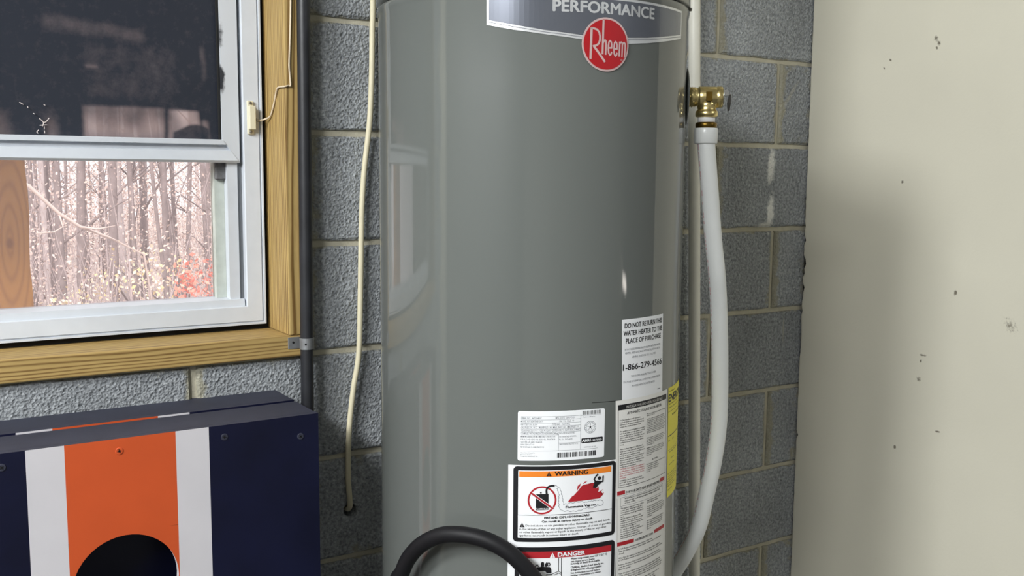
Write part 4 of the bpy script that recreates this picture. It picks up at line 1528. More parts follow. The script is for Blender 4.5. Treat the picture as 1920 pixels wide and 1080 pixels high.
def krect(u0, u1, z0, z1):
    return [K(u0, z0), K(u1, z0), K(u1, z1), K(u0, z1)]


PG('inst', krect(-0.0122, 0.1170, 0.30, 0.8085))
PG('inst_black', krect(-0.0076, 0.1124, 0.7932, 0.8016))
for a in (stroke([K(-0.0076, 0.8012), K(-0.0076, 0.6722), K(0.1124, 0.6722), K(0.1124, 0.8012)], 0.0007),):
    PG('inst_black', *a)
T('inst_white', 'INSTALLATION AND OPERATION DETAILS', 0.0086, 0.0981, 0.7950, 0.0040, 0.008)
T('inst_black', 'AUTOMATIC STORAGE WATER HEATER', 0.0108, 0.0953, 0.7852, 0.0040, 0.012)
PARA_L = ['For Safe Installation and Operation:', 'Read and follow water heater operating and', 'instructions. If owner\'s manual is missing,', 'contact the retailer or manufacturer.', '',
          'This appliance must be installed in accordance', 'with local codes or, in the absence of local', 'codes, the National Fuel Gas Code, ANSI', 'Z223.1 / NFPA 54 or the CSA B149.1, Natural', 'Gas and Propane Installation Code. Not for', 'installation in manufactured homes (mobile', 'homes).', '',
          'Water Leakage: Regardless of the heater\'s', 'water heater may eventually leak. Locate it', 'with a drain pan piped to an open drain where', 'leakage of water will not result in', 'damage to adjacent areas or lower floors of', 'the structure. Such pans must be at least', 'two inches greater than the diameter of the', 'heater installed under the water heater.', 'See the use and care manual.']
PARA_LR = ['CAUTION: Water heater is filled with water', 'and fired before lighting. Read all labels', 'on the water heater. Turn off gas to control', 'valve. Follow instructions exactly. Do not', 'use heater.']
PARA_LB = ['WARNING: The thermostat setting above', '120\u00b0 F (49\u00b0 C) may cause severe burns and', 'consume energy unnecessarily.']


def para(bag_n, lines, u0, u1, z_top, pitch, cap, bold=0.01, bold_first=False):
    z = z_top
    n_ = max(len(s) for s in lines)
    for i, s in enumerate(lines):
        if s:
            uu0, _ = K(u0, z)
            w = (u1 - u0) * min(1.0, len(s) / n_ * 1.02)
            T(bag_n, s, uu0, uu0 + w, z - cap, cap, 0.03 if (bold_first and i == 0) else bold)
        z -= pitch


para('inst_black', PARA_L, -0.0046, 0.0494, 0.7785, 0.00348, 0.0021, 0.012, True)
para('inst_red', PARA_LR, -0.0050, 0.0490, 0.7020, 0.00348, 0.0021, 0.010)
para('inst_black', PARA_LB, -0.0050, 0.0470, 0.6838, 0.00335, 0.0021, 0.012)
PARA_R = ['The temperature and pressure relief valve', 'rated at 150\u00b0 F.', '', 'Install a new temperature relief valve', 'discharge pipe so that water flows to a', 'suitable place for disposal. Do not reduce', 'or plug the outlet. The relief valve must', 'comply with standard for relief valves', 'and automatic gas shutoff devices for hot', 'water supply systems ANSI Z21.22. The', 'pressure setting must not exceed that of', 'the marked rating of the heater tank.', '', '',
          'Water heater can be used for hot water', 'and space heating if the system does not', 'mix. Heater and piping system shall be', 'suitable for potable water use only.', 'of heating code.', '', 'WARNING: Do not connect the heater to', 'a heating system or component used with', 'non potable water. Toxic chemicals for', 'boiler treatment must not be used.', 'in heater.']
para('inst_black', PARA_R, 0.0536, 0.1092, 0.7800, 0.00275, 0.0018, 0.010)
T('inst_black', 'WARNING', K(0.0735, 0.70)[0], K(0.0850, 0.70)[0], 0.7030, 0.0019, 0.02)
wtri('inst_black', (K(0.0705, 0.703)[0], 0.7028), 0.0030, 0.0027)
para('inst_black', ['Never store gasoline near heater. Keep area clear of it.', 'This water heater needs fresh air', 'for safe operation. Read the manual', 'air supply section before use and', 'check vent.'], 0.0536, 0.1092, 0.6995, 0.0030, 0.0019, 0.014)
# safety and lighting sections
PG('inst_redblock', krect(-0.0096, 0.0055, 0.6606, 0.6668), krect(0.0930, 0.1094, 0.6606, 0.6668), krect(-0.0096, 0.0246, 0.5796, 0.5857), krect(0.0772, 0.1117, 0.5805, 0.5862))
T('inst_black', 'FOR YOUR SAFETY READ BEFORE OPERATING', 0.0118, 0.0948, 0.6607, 0.0040, 0.012)
T('inst_black', 'LIGHTING INSTRUCTIONS', 0.0328, 0.0790, 0.5800, 0.0038, 0.012)
PG('inst_rule', *stroke([K(-0.0030, 0.6560), K(-0.0030, 0.6424), K(0.1034, 0.6424), K(0.1034, 0.6560)], 0.0004, True))
PG('inst_rule', *stroke([K(-0.0096, 0.6590), K(0.1125, 0.6590)], 0.0003))
PG('inst_rule', *stroke([K(-0.0098, 0.6560), K(-0.0098, 0.32)], 0.0003))
PG('inst_rule', *stroke([K(0.1128, 0.8010), K(0.1128, 0.32)], 0.0004))
para('inst_black', ['WARNING: If you do not follow these instructions exactly, a fire or', 'explosion may result causing property damage, personal injury', 'or loss of life.'], 0.0050, 0.1000, 0.6548, 0.0036, 0.0024, 0.018, True)
SAF_L = ['This appliance has a pilot which is lit by', 'a piezo spark. When lighting the pilot,', 'do not open the inner door. Follow these', 'instructions and try to light the pilot by', 'hand.', 'BEFORE LIGHTING smell all around the', 'appliance area for gas. Be sure to smell', 'next to the floor because some gas is', 'heavier than air and settles on the floor.', 'WHAT TO DO IF YOU SMELL GAS', 'Do not try to light any appliance.', 'Do not touch any electric switch; do not', 'use any phone in your building.', 'Immediately call your gas supplier', 'from a neighbor\'s phone. Follow the gas']
SAF_R = ['supplier\'s instructions exactly.', 'call the fire department.', '', 'Use only your hand to push in or turn', 'the gas control knob. Never use tools. If', 'the knob will not push in or turn by hand', 'do not try to repair it, call a qualified', 'service technician. Force or repair', 'may result.', '', 'Do not use this appliance if any part has', 'been under water. Call a technician to', 'inspect the appliance and replace any', 'part of the control system which has', 'been wet.']
para('inst_black', SAF_L, -0.0030, 0.0470, 0.6400, 0.0034, 0.0022, 0.012)
para('inst_black', SAF_R, 0.0560, 0.1070, 0.6405, 0.0033, 0.0022, 0.012)
LIT = ['STOP! Read safety information above on this label.', 'Turn the temperature gas control knob clockwise to the off position.', 'closed.', '', 'Wait five (5) minutes to clear out any gas. If you then smell gas,', 'STOP! Follow item B above. If you do not smell gas, go to the next step.', '', 'Remove the outer door located below the gas control valve. Do not', 'open the inner door. Find the viewing window and watch for the pilot', 'flame to appear.', '', 'Turn the control knob to pilot. Press and hold the knob all the way', 'down while you press the igniter button until the pilot lights. Keep', 'holding for about one (1) minute after the pilot is lit. Release the knob', 'and it will pop back up. Pilot should stay lit. If it goes out repeat.', '', 'If the control knob does not pop up when released, stop and call', 'a qualified service technician or gas supplier at once.', 'Replace the outer door. Turn the knob to desired setting.', '', 'TO TURN OFF GAS TO APPLIANCE set the control to off.', 'Do not force the knob at any time. Turn off electric power.']
para('inst_black', LIT, -0.0070, 0.1050, 0.5755, 0.0036, 0.0023, 0.014)
sheet('instruction_label', 'inst', M_PAPER2, 0.0004)
sheet('black_print', 'inst_black', M_INK, 0.0006, 'instruction_label')
sheet('white_title', 'inst_white', M_PAPER2, 0.0008, 'instruction_label')
sheet('red_print', 'inst_red', M_INK_PINK, 0.0006, 'instruction_label')
sheet('red_block', 'inst_redblock', M_INK_RED, 0.0006, 'instruction_label')
sheet('ruled_lines', 'inst_rule', M_INK_GREY, 0.0006, 'instruction_label')

# --- yellow energy label
PG('ener', [(0.1217, 0.8085), (0.1270, 0.6260), (0.2600, 0.6260), (0.2547, 0.8085)])
T('ener_ink', 'ENERGYGUIDE', 0.1245, 0.2500, 0.7850, 0.0120, 0.03)
T('ener_ink', 'U.S. Government', 0.1245, 0.1560, 0.8010, 0.0026, 0.006)
T('ener_ink', 'Water Heater - Natural Gas', 0.1250, 0.1800, 0.7800, 0.0026, 0.004)
T('ener_ink', 'Tank Size (Storage Capacity)', 0.1250, 0.1850, 0.7745, 0.0024, 0.004)
PG('ener_ink', [(0.1235, 0.7685), (0.255, 0.7685), (0.255, 0.7690), (0.1235, 0.7690)])
T('ener_ink', 'Estimated Yearly Energy Cost', 0.1430, 0.2300, 0.7600, 0.0032, 0.01)
PG('ener_ink', [(0.1262, 0.7275), (0.250, 0.7275), (0.250, 0.7290), (0.1262, 0.7290)])
for z, u0, s in ((0.7195, 0.1270, '$200'), (0.7195, 0.148, '$315'), (0.7000, 0.1330, 'Cost Range of Similar Models'), (0.6880, 0.1420, '242 therms'), (0.6790, 0.1330, 'First Hour Rating'), (0.6640, 0.1270, 'Your cost will depend on your utility rates and use.'), (0.6600, 0.1270, 'Cost range based only on models fueled by natural gas'), (0.6560, 0.1270, 'with a medium first hour rating.'),
                 (0.6520, 0.1270, 'Estimated energy cost based on a national average natural'), (0.6480, 0.1270, 'gas cost per therm.'), (0.6440, 0.1270, 'Estimated yearly energy use'), (0.6375, 0.1275, 'ftc.gov/energy')):
    T('ener_ink', s, u0, min(0.25, u0 + len(s) * 0.0019), z, 0.0022, 0.006)
PG('ener_ink', rect(0.1258, 0.25, 0.7045, 0.7049))
sheet('energy_label', 'ener', M_YELLOW, 0.0003)
sheet('black_print', 'ener_ink', M_INK, 0.0005, 'energy_label')
# crease in the jacket beside the instruction label
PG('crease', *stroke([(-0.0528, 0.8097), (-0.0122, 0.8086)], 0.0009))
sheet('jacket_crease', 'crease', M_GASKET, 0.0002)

specs = []
for bn, d_ in BAGS.items():
    for sp_ in d_['texts']:
        specs.append((bn, sp_))
texts = build_text(specs)
made_parts = {}
for name, bn, m, off, par, label in SHEETS:
    bm = flat(BAGS[bn]['polys'])
    for V, F in texts.get(bn, []):
        vs = [bm.verts.new((u, 0, z)) for u, z in V]
        for f in F:
            try:
                bm.faces.new([vs[i] for i in f])
            except ValueError:
                pass
    wrap_bm(bm, RT + off)
    if par is None:
        o = child(name, bm, m, heater)
        made_parts[name] = o
        if label:
            o['label'] = label
    else:
        o = obj(name, bm, m, made_parts[par])
        o['kind'] = 'stuff'

# --- relief valve on the right shoulder
VA = math.radians(54)
VAX = Vector((math.sin(VA), -math.cos(VA), 0))
V0 = Vector((TC.x, TC.y, 1.2755)) + VAX * RT
bm = bmesh.new()
add_lathe(bm, [(0.020, -0.004), (0.047, -0.0010), (0.0475, 0.0008), (0.0455, 0.0022), (0.017, 0.0035)], V0, VAX, 48)
child('escutcheon', bm, M_TANK, heater)
bm = bmesh.new()
add_lathe(bm, [(0.0150, 0.001), (0.0150, 0.007), (0.0160, 0.008), (0.0160, 0.0165), (0.0150, 0.0175), (0.0150, 0.021), (0.0166, 0.0215), (0.0172, 0.0230), (0.0172, 0.0490), (0.0166, 0.0500), (0.0166, 0.0505), (0.0174, 0.0515), (0.0174, 0.0590), (0.0168, 0.0600), (0.0150, 0.0602)], V0, VAX, 40)
valve = child('relief_valve', bm, M_BRASS, heater)
valve['label'] = 'brass relief valve with drain outlet'


def sub(name, bm, m, par, **kw):
    return obj(name, bm, m, par, **kw)


VO = V0 + VAX * 0.0355
bm = bmesh.new()
add_lathe(bm, [(0.0160, 0.006), (0.0160, 0.015), (0.0150, 0.020), (0.0158, 0.0215), (0.0180, 0.0235), (0.0186, 0.0275), (0.0180, 0.0320), (0.0150, 0.0332)], VO, (0, 0, -1), 32)
sub('outlet', bm, M_BRASS, valve)
bm = bmesh.new()
add_box(bm, (-0.0052, -0.0006, -0.0075), (0.0052, 0.0006, 0.0075), 0.0003)
fr_ = V0 + VAX * 0.036 + Vector((-0.533, -0.838, 0)).normalized() * 0.0172
for v_ in bm.verts:
    c = v_.co.copy()
    v_.co = fr_ + VAX * c.x + VAX.cross(Vector((0, 0, 1))) * (-c.y) + Vector((0, 0, c.z))
sub('cast_mark', bm, M_DKBRASS, valve)
bm = bmesh.new()
for k in range(10):
    a = 2 * math.pi * k / 10
    t_ = VAX.cross(Vector((0, 0, 1)))
    p = V0 + VAX * (0.0055 + 0.006 * (k % 2)) + (t_ * math.cos(a) + Vector((0, 0, 1)) * math.sin(a)) * 0.0150
    bmesh.ops.create_icosphere(bm, subdivisions=1, radius=0.0028, matrix=Matrix.Translation(p))
sub('wrench_mark', bm, M_BRASS, valve, kind='stuff')
# cap plate and test lever
bm = bmesh.new()
add_lathe(bm, [(0.0168, 0.0600), (0.0170, 0.0604), (0.0170, 0.0616), (0.0160, 0.0620)], V0, VAX, 32)
sub('cap_plate', bm, M_CHROME, valve)
bm = bmesh.new()
e0 = V0 + VAX * 0.0615
t_ = VAX.cross(Vector((0, 0, 1)))


def lv(a, s, z):
    return e0 + VAX * a + t_ * s + Vector((0, 0, z))


def lbox(bm, a0, a1, s0, s1, z0, z1, sh=0.0):
    vs = [bm.verts.new(lv(a + sh * (z0 - z), s, z)) for z in (z0, z1) for s in (s0, s1) for a in (a0, a1)]
    for q in ((0, 1, 3, 2), (4, 6, 7, 5), (0, 4, 5, 1), (2, 3, 7, 6), (0, 2, 6, 4), (1, 5, 7, 3)):
        bm.faces.new([vs[i] for i in q])


lbox(bm, 0.0, 0.0125, -0.0035, 0.0035, 0.0025, 0.0050)
lbox(bm, 0.0025, 0.0085, -0.0020, 0.0020, 0.0045, 0.0110)
bmesh.ops.recalc_face_normals(bm, faces=bm.faces[:])
sub('lever_pivot', bm, M_CHROME, valve)
bm = bmesh.new()
vs = [bm.verts.new(lv(a, s, z)) for z, w, a_0, a_1 in ((0.0040, 0.0055, 0.0100, 0.0122), (-0.010, 0.0050, 0.0075, 0.0125), (-0.0225, 0.0030, 0.0085, 0.0112)) for s in (-w, w) for a in (a_0, a_1)]
for k in (0, 4):
    A, B = vs[k:k + 4], vs[k + 4:k + 8]
    for i, j in ((0, 1), (1, 3), (3, 2), (2, 0)):
        bm.faces.new((A[i], A[j], B[j], B[i]))
bm.faces.new((vs[0], vs[1], vs[3], vs[2]))
bm.faces.new((vs[8], vs[10], vs[11], vs[9]))
bmesh.ops.recalc_face_normals(bm, faces=bm.faces[:])
sub('test_lever', bm, plain('lever_steel', lin(62, 60, 56), 0.4, metal=0.4), valve)

# --- discharge tube below the valve (adapter, tape, nut, tube)
dis = thing('discharge_tube', 'curved white plastic discharge tube hanging from the brass relief valve', 'tube', tuple(VO + Vector((0, 0, -0.05))))
bm = bmesh.new()
add_lathe(bm, [(0.0140, 0.0325), (0.0143, 0.0335), (0.0143, 0.0415), (0.0135, 0.0420)], VO, (0, 0, -1), 28)
child('thread_tape', bm, M_TAPE, dis)
bm = bmesh.new()
add_lathe(bm, [(0.0140, 0.0410), (0.0172, 0.0420), (0.0180, 0.0450), (0.0176, 0.0500), (0.0165, 0.0515)], VO, (0, 0, -1), 28)
child('brass_ring', bm, M_DKBRASS, dis)
bm = bmesh.new()
add_lathe(bm, [(0.0165, 0.0505), (0.0186, 0.0510), (0.0194, 0.0525), (0.0196, 0.0600), (0.0192, 0.0745), (0.0182, 0.0765), (0.0150, 0.0768)], VO, (0, 0, -1), 32)
child('adapter', bm, M_PEX, dis)
TP = [(VO.x, VO.y, VO.z - 0.07), (-0.5010, -0.4985, 1.190), (-0.492, -0.5, 1.119), (-0.482, -0.5, 1.046), (-0.470, -0.499, 0.984), (-0.455, -0.491, 0.924), (-0.435, -0.478, 0.820), (-0.420, -0.465, 0.712), (-0.421, -0.456, 0.635), (-0.429, -0.449, 0.574), (-0.439, -0.441, 0.511), (-0.455, -0.428, 0.462), (-0.473, -0.412, 0.417), (-0.476, -0.385, 0.36), (-0.46, -0.36, 0.25), (-0.44, -0.34, 0.05), (-0.43, -0.33, FLOOR_Z + 0.01)]
bm = bmesh.new()
add_tube(bm, catmull(TP, 7), 0.0147, 24)
child('tube', bm, M_PEX, dis)
# faint print on the tube
bm = bmesh.new()
rnd = random.Random(12)
CP = catmull(TP, 30)
i = 20
cdir = Vector((-0.5, -0.866, 0))
while i < len(CP) * 0.72:
    p = CP[i]
    tan = (CP[i + 1] - CP[i - 1]).normalized()
    toc = (Vector((-1.66983, -1.73749, 1.1)) - p).normalized()
    sd = tan.cross(toc).normalized()
    if sd.x > 0:
        sd = -sd
    nrm = (sd * 0.86 + toc * 0.5).normalized()
    nrm = (nrm - tan * nrm.dot(tan)).normalized()
    w = tan.cross(nrm).normalized()
    if rnd.random() < 0.75:
        q = [p + nrm * 0.01485 + w * a + tan * c for a, c in ((-0.0012, 0), (0.0012, 0), (0.0012, 0.0045), (-0.0012, 0.0045))]
        bm.faces.new([bm.verts.new(v_) for v_ in q])
    i += rnd.randint(2, 4)
child('printed_marking', bm, plain('faded_red_print', lin(214, 176, 176), 0.5), dis, kind='stuff')

# stand below the heater (below the picture): pressure-treated platform
stand = thing('heater_stand', 'low grey stand raising the water heater off the floor', 'stand', (TC.x, TC.y, FLOOR_Z))
child('platform', box_bm((TC.x - 0.245, TC.y - 0.245, -0.05), (TC.x + 0.245, TC.y + 0.245, -0.0005), 0.003), M_STAND, stand)
for sx in (-1, 1):
    for sy in (-1, 1):
        child('leg', box_bm((TC.x + sx * 0.20 - 0.04, TC.y + sy * 0.20 - 0.04, FLOOR_Z + 0.0005), (TC.x + sx * 0.20 + 0.04, TC.y + sy * 0.20 + 0.04, -0.0495), 0.002), M_STAND, stand)

# ------------------------------------------------------------------ black rubber hose looped before the heater
HP = [(-84, FLOOR_Z + 0.02, 0.34), (-84, -0.2, 0.345), (-86, 0.15, 0.325), (-83, 0.38, 0.300), (-79, 0.5055, 0.289), (-75.9, 0.5316, 0.289), (-72.7, 0.56, 0.289), (-67.4, 0.5884, 0.289), (-60.3, 0.6098, 0.289), (-53.2, 0.6168, 0.289), (-46.0, 0.6134, 0.289), (-39.6, 0.5988, 0.289), (-34.8, 0.5771, 0.289), (-30.5, 0.5496, 0.289), (-24, 0.49, 0.292), (-17, 0.38, 0.30), (-14, 0.2, 0.32), (-13, -0.2, 0.345), (-13, FLOOR_Z + 0.02, 0.35)]
P = [(TC.x + r * math.sin(math.radians(a)), TC.y - r * math.cos(math.radians(a)), z) for a, z, r in HP]
bm = bmesh.new()
add_tube(bm, catmull(P, 8), 0.0122, 24)
tag(obj('rubber_hose', bm, M_RUBBER), 'thick black rubber hose arching in front of the grey heater', 'hose')

# ------------------------------------------------------------------ two bag-toss boards leaning upright, navy with orange and white
BX0, BX1 = -1.6905, -1.0735
BCX = (BX0 + BX1) / 2
BZ0, BZ1 = FLOOR_Z + 0.001, 0.7525


def make_board(yf, label, hole_up=True):
    """yf = plane of the playing surface, facing the room; frame of boards behind it"""
    root = thing('bag_toss_board', label, 'game board', (BCX, yf, BZ0), 'boards standing against the wall')
    t = 0.012
    hc = (-1.3815, BZ1 - 0.2255 if hole_up else BZ0 + 0.2255)
    hr = 0.0765
    s_ = [BX0, -1.5115, -1.4605, -1.3035, -1.2530, BX1]
    mats = [M_NAVY, M_BWHITE, M_BORANGE, M_NAVY_EDGE]
    bm = bmesh.new()
    seq = (0, 1, 2, 1, 0)

    def P(x, y, z):
        return bm.verts.new((x, y, z))
    for i in range(5):
        a, c = s_[i], s_[i + 1]
        if i != 2:
            f = bm.faces.new((P(a, yf, BZ0), P(c, yf, BZ0), P(c, yf, BZ1), P(a, yf, BZ1)))
            f.material_index = seq[i]
            f = bm.faces.new((P(a, yf + t, BZ1), P(c, yf + t, BZ1), P(c, yf + t, BZ0), P(a, yf + t, BZ0)))
            f.material_index = 0
            continue
        n = 48
        # orange stripe with the hole: split in a lower and upper rectangle and a band round the hole
        for y, mi in ((yf, 2), (yf + t, 0)):
            for z0, z1 in ((BZ0, hc[1] - hr - 0.002), (hc[1] + hr + 0.002, BZ1)):
                f = bm.faces.new((P(a, y, z0), P(c, y, z0), P(c, y, z1), P(a, y, z1)))
                f.material_index = mi
            z0, z1 = hc[1] - hr - 0.002, hc[1] + hr + 0.002
            for k in range(n):
                q = []
                for kk in (k, k + 1):
                    an = 2 * math.pi * kk / n + math.pi / 4
                    ca, sa = math.cos(an), math.sin(an)
                    hx = (c - hc[0]) if ca > 0 else (hc[0] - a)
                    hz = (z1 - hc[1])
                    sc__ = min(hx / abs(ca) if abs(ca) > 1e-6 else 9, hz / abs(sa) if abs(sa) > 1e-6 else 9)
                    q.append(((hc[0] + ca * hr, hc[1] + sa * hr), (hc[0] + ca * sc__, hc[1] + sa * sc__)))
                f = bm.faces.new((P(q[0][0][0], y, q[0][0][1]), P(q[0][1][0], y, q[0][1][1]), P(q[1][1][0], y, q[1][1][1]), P(q[1][0][0], y, q[1][0][1])))
                f.material_index = mi
        for k in range(n):                                            # wall of the hole
            a0, a1 = 2 * math.pi * k / n + math.pi / 4, 2 * math.pi * (k + 1) / n + math.pi / 4
            f = bm.faces.new((P(hc[0] + hr * math.cos(a0), yf, hc[1] + hr * math.sin(a0)), P(hc[0] + hr * math.cos(a1), yf, hc[1] + hr * math.sin(a1)),
                              P(hc[0] + hr * math.cos(a1), yf + t, hc[1] + hr * math.sin(a1)), P(hc[0] + hr * math.cos(a0), yf + t, hc[1] + hr * math.sin(a0))))
            f.material_index = 1 if math.cos(a0) > 0.6 else 3
    for (x0, z0, x1, z1) in ((BX0, BZ0, BX0, BZ1), (BX1, BZ1, BX1, BZ0), (BX0, BZ1, BX1, BZ1), (BX1, BZ0, BX0, BZ0)):
        f = bm.faces.new((P(x0, yf, z0), P(x0, yf + t, z0), P(x1, yf + t, z1), P(x1, yf, z1)))
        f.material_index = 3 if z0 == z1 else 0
    bmesh.ops.remove_doubles(bm, verts=bm.verts[:], dist=1e-5)
    bmesh.ops.recalc_face_normals(bm, faces=bm.faces[:])
    child('playing_surface', bm, mats, root)
    yb = yf + 0.102
    y0 = yf + t + 0.0004
    w = 0.038
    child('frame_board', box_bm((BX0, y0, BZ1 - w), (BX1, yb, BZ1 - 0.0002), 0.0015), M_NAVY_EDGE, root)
    child('frame_board', box_bm((BX0, y0, BZ0), (BX1, yb, BZ0 + w), 0.0015), M_NAVY, root)
    for x in (BX0, BX1 - w):
        child('frame_board', box_bm((x, y0, BZ0 + w + 0.0004), (x + w, yb, BZ1 - w - 0.0004), 0.0015), M_NAVY, root)
    child('added_dark_panel', box_bm((BX0 + w + 0.0004, yb - 0.006, BZ0 + w + 0.0004), (BX1 - w - 0.0004, yb - 0.001, BZ1 - w - 0.0004)), M_NAVY, root)  # dark sheet added inside so the hole reads black
    for x in (BX0 + 0.042, BX1 - 0.078):                              # folded legs inside the frame
        child('leg', box_bm((x, y0 + 0.02, BZ1 - 0.40), (x + 0.036, y0 + 0.085, BZ1 - w - 0.004), 0.002), M_NAVY, root)
    # screws with dimpled heads
    for x, z, m in ((-1.3855, BZ1 - 0.0190, M_BORANGE), (-1.2290, BZ1 - 0.0190, M_NAVY_EDGE), (-1.1045, BZ1 - 0.0350, M_NAVY_EDGE), (-1.5420, BZ1 - 0.0200, M_NAVY_EDGE), (-1.660, BZ1 - 0.035, M_NAVY)):
        bm = bmesh.new()
        add_lathe(bm, [(0.0056, 0.0), (0.0056, 0.0006), (0.0048, 0.0010), (0.0026, 0.0004)], (x, yf, z), (0, -1, 0), 20)
        sc = child('screw', bm, m, root)
        bm = bmesh.new()
        a = 0.5 + x * 7
        for da in (0, math.pi / 2):
            d_ = Vector((math.cos(a + da), 0, math.sin(a + da)))
            n_ = Vector((-d_.z, 0, d_.x)) * 0.0007
            c0 = Vector((x, yf - 0.00115, z))
            bm.faces.new([bm.verts.new(p) for p in (c0 - d_ * 0.003 - n_, c0 + d_ * 0.003 - n_, c0 + d_ * 0.003 + n_, c0 - d_ * 0.003 + n_)])
        o = obj('screw_slot', bm, M_BLACKSLOT, sc)
        o['kind'] = 'stuff'
    return root


fb_ = make_board(-0.2070, 'front navy bag toss board with orange and white stripes and round hole')
make_board(-0.1010 + 0.0065, 'rear navy bag toss board against the block wall, only its top showing', False)
child('hinge_block', box_bm((-1.1960, -0.1048, BZ1 - 0.034), (-1.1640, -0.0975, BZ1 - 0.0045), 0.001), M_RAW, fb_)

# ------------------------------------------------------------------ ceiling fixtures (above the picture)
LAMP_LABELS = ('strip light nearest the left wall', 'added strip light right of the beige partition', 'added fill light at the back left corner')
for (_p, _z, _e, _a), _l in zip(LAMPS, LAMP_LABELS):
    cl = thing('ceiling_light', _l, 'ceiling light', (_p[0], _p[1], CEIL_Z), 'strip lights on the ceiling')
    hx, hy = _z[0] / 2 + 0.03, _z[1] / 2 + 0.03
    zz = -Vector(_a).normalized()
    xx = Vector((0, 1, 0)).cross(zz).normalized()
    mm_ = Matrix((xx, zz.cross(xx), zz)).transposed()
    bm = box_bm((-hx, -hy, 0.006), (hx, hy, 0.030), 0.004)
    for v_ in bm.verts:
        v_.co = mm_ @ v_.co + Vector(_p)
    child('housing', bm, M_CEIL, cl)
    child('bracket', box_bm((_p[0] - 0.03, _p[1] - 0.03, _p[2] + 0.02), (_p[0] + 0.03, _p[1] + 0.03, CEIL_Z - 0.0005), 0.002), M_CEIL, cl)

# ------------------------------------------------------------------ outdoors: post, slope, woods
post = thing('porch_post', 'orange-brown pine post with a knot outside the window', 'post', (-1.48, 0.57, -1.0))
bm = bmesh.new()
rnd = random.Random(4)
xr = []
zs = [-1.0 + i * 0.05 for i in range(70)]
for z in zs:
    xr.append(-1.4110 + 0.0022 * math.sin(z * 31) + rnd.uniform(-0.0012, 0.0012))
A = [[bm.verts.new((x, y, z)) for x, y in ((-1.55, 0.50), (xe, 0.50), (xe + 0.002, 0.64), (-1.55, 0.64))] for z, xe in zip(zs, xr)]
for a, c in zip(A, A[1:]):
    for i in range(4):
        bm.faces.new((a[i], a[(i + 1) % 4], c[(i + 1) % 4], c[i]))
bm.faces.new(A[0][::-1])
bm.faces.new(A[-1])
bmesh.ops.recalc_face_normals(bm, faces=bm.faces[:])
M_POSTK, nt, b = mat('orange_pine_with_knot')
geo = N(nt, 'ShaderNodeNewGeometry')
# grain lines that flow round the knot: x bent by the distance to the knot
sp = N(nt, 'ShaderNodeSeparateXYZ')
nt.links.new(geo.outputs['Position'], sp.inputs[0])
KX, KZ = -1.4470, 1.0000


def mth(op, a, c, d_=None):
    n = N(nt, 'ShaderNodeMath', operation=op)
    for i, v_ in enumerate((a, c, d_)):
        if v_ is None:
            continue
        if isinstance(v_, (int, float)):
            n.inputs[i].default_value = v_
        else:
            nt.links.new(v_, n.inputs[i])
    return n.outputs[0]


ddx = mth('SUBTRACT', sp.outputs['X'], KX)
ddz = mth('MULTIPLY', mth('SUBTRACT', sp.outputs['Z'], KZ), 0.22)
ddz2 = mth('MULTIPLY', mth('SUBTRACT', sp.outputs['Z'], KZ), 0.62)
rad = mth('SQRT', mth('ADD', mth('MULTIPLY', ddx, ddx), mth('MULTIPLY', ddz, ddz)), 0)
rad2 = mth('SQRT', mth('ADD', mth('MULTIPLY', ddx, ddx), mth('MULTIPLY', ddz2, ddz2)), 0)
nz = N(nt, 'ShaderNodeTexNoise', i_Scale=7.0, i_Detail=4.0)
mp = N(nt, 'ShaderNodeMapping')
mp.inputs['Scale'].default_value = (3, 3, 0.6)
nt.links.new(geo.outputs['Position'], mp.inputs['Vector'])
nt.links.new(mp.outputs['Vector'], nz.inputs['Vector'])
ph = mth('MULTIPLY_ADD', nz.outputs['Fac'], 7.0, mth('MULTIPLY', rad, 640.0))
wv = mth('MULTIPLY_ADD', mth('SINE', ph, 0), 0.5, 0.5)
wv = mth('POWER', wv, 3.0)
kn = N(nt, 'ShaderNodeMapRange')
kn.inputs['From Min'].default_value = 0.004
kn.inputs['From Max'].default_value = 0.010
kn.inputs['To Min'].default_value = 0.75
kn.inputs['To Max'].default_value = 0.0
nt.links.new(rad2, kn.inputs['Value'])
fac = mth('MAXIMUM', mth('MULTIPLY', wv, 0.34), kn.outputs['Result'])
mx = N(nt, 'ShaderNodeMix', data_type='RGBA')
mx.inputs['A'].default_value = lin(228, 164, 78)
mx.inputs['B'].default_value = lin(150, 88, 36)
nt.links.new(fac, mx.inputs['Factor'])
nt.links.new(mx.outputs['Result'], b.inputs['Base Color'])
b.inputs['Roughness'].default_value = 0.7
child('post_board', bm, M_POSTK, post)


def ground_z(x, y):
    z = -0.75 - 0.10 * min(y, 12) - 0.012 * max(0, y - 12)
    return z + 0.18 * noise.noise(Vector((x * 0.25, y * 0.25, 0.0)))


bm = bmesh.new()
XS = [-14 + i * 1.5 for i in range(36)]
YS = [0.2, 1, 2, 3.5, 5, 7, 9, 11, 13, 16, 19, 22, 26, 30, 35, 40, 46, 52, 60, 70, 85]
G = [[bm.verts.new((x, y, ground_z(x, y))) for x in XS] for y in YS]
for a, c in zip(G, G[1:]):
    for i in range(len(XS) - 1):
        f = bm.faces.new((a[i], a[i + 1], c[i + 1], c[i]))
        f.smooth = True
go = obj('woodland_ground', bm, M_GROUND, kind='structure')
tag(go, 'leaf-strewn woodland ground outside the window', 'ground')


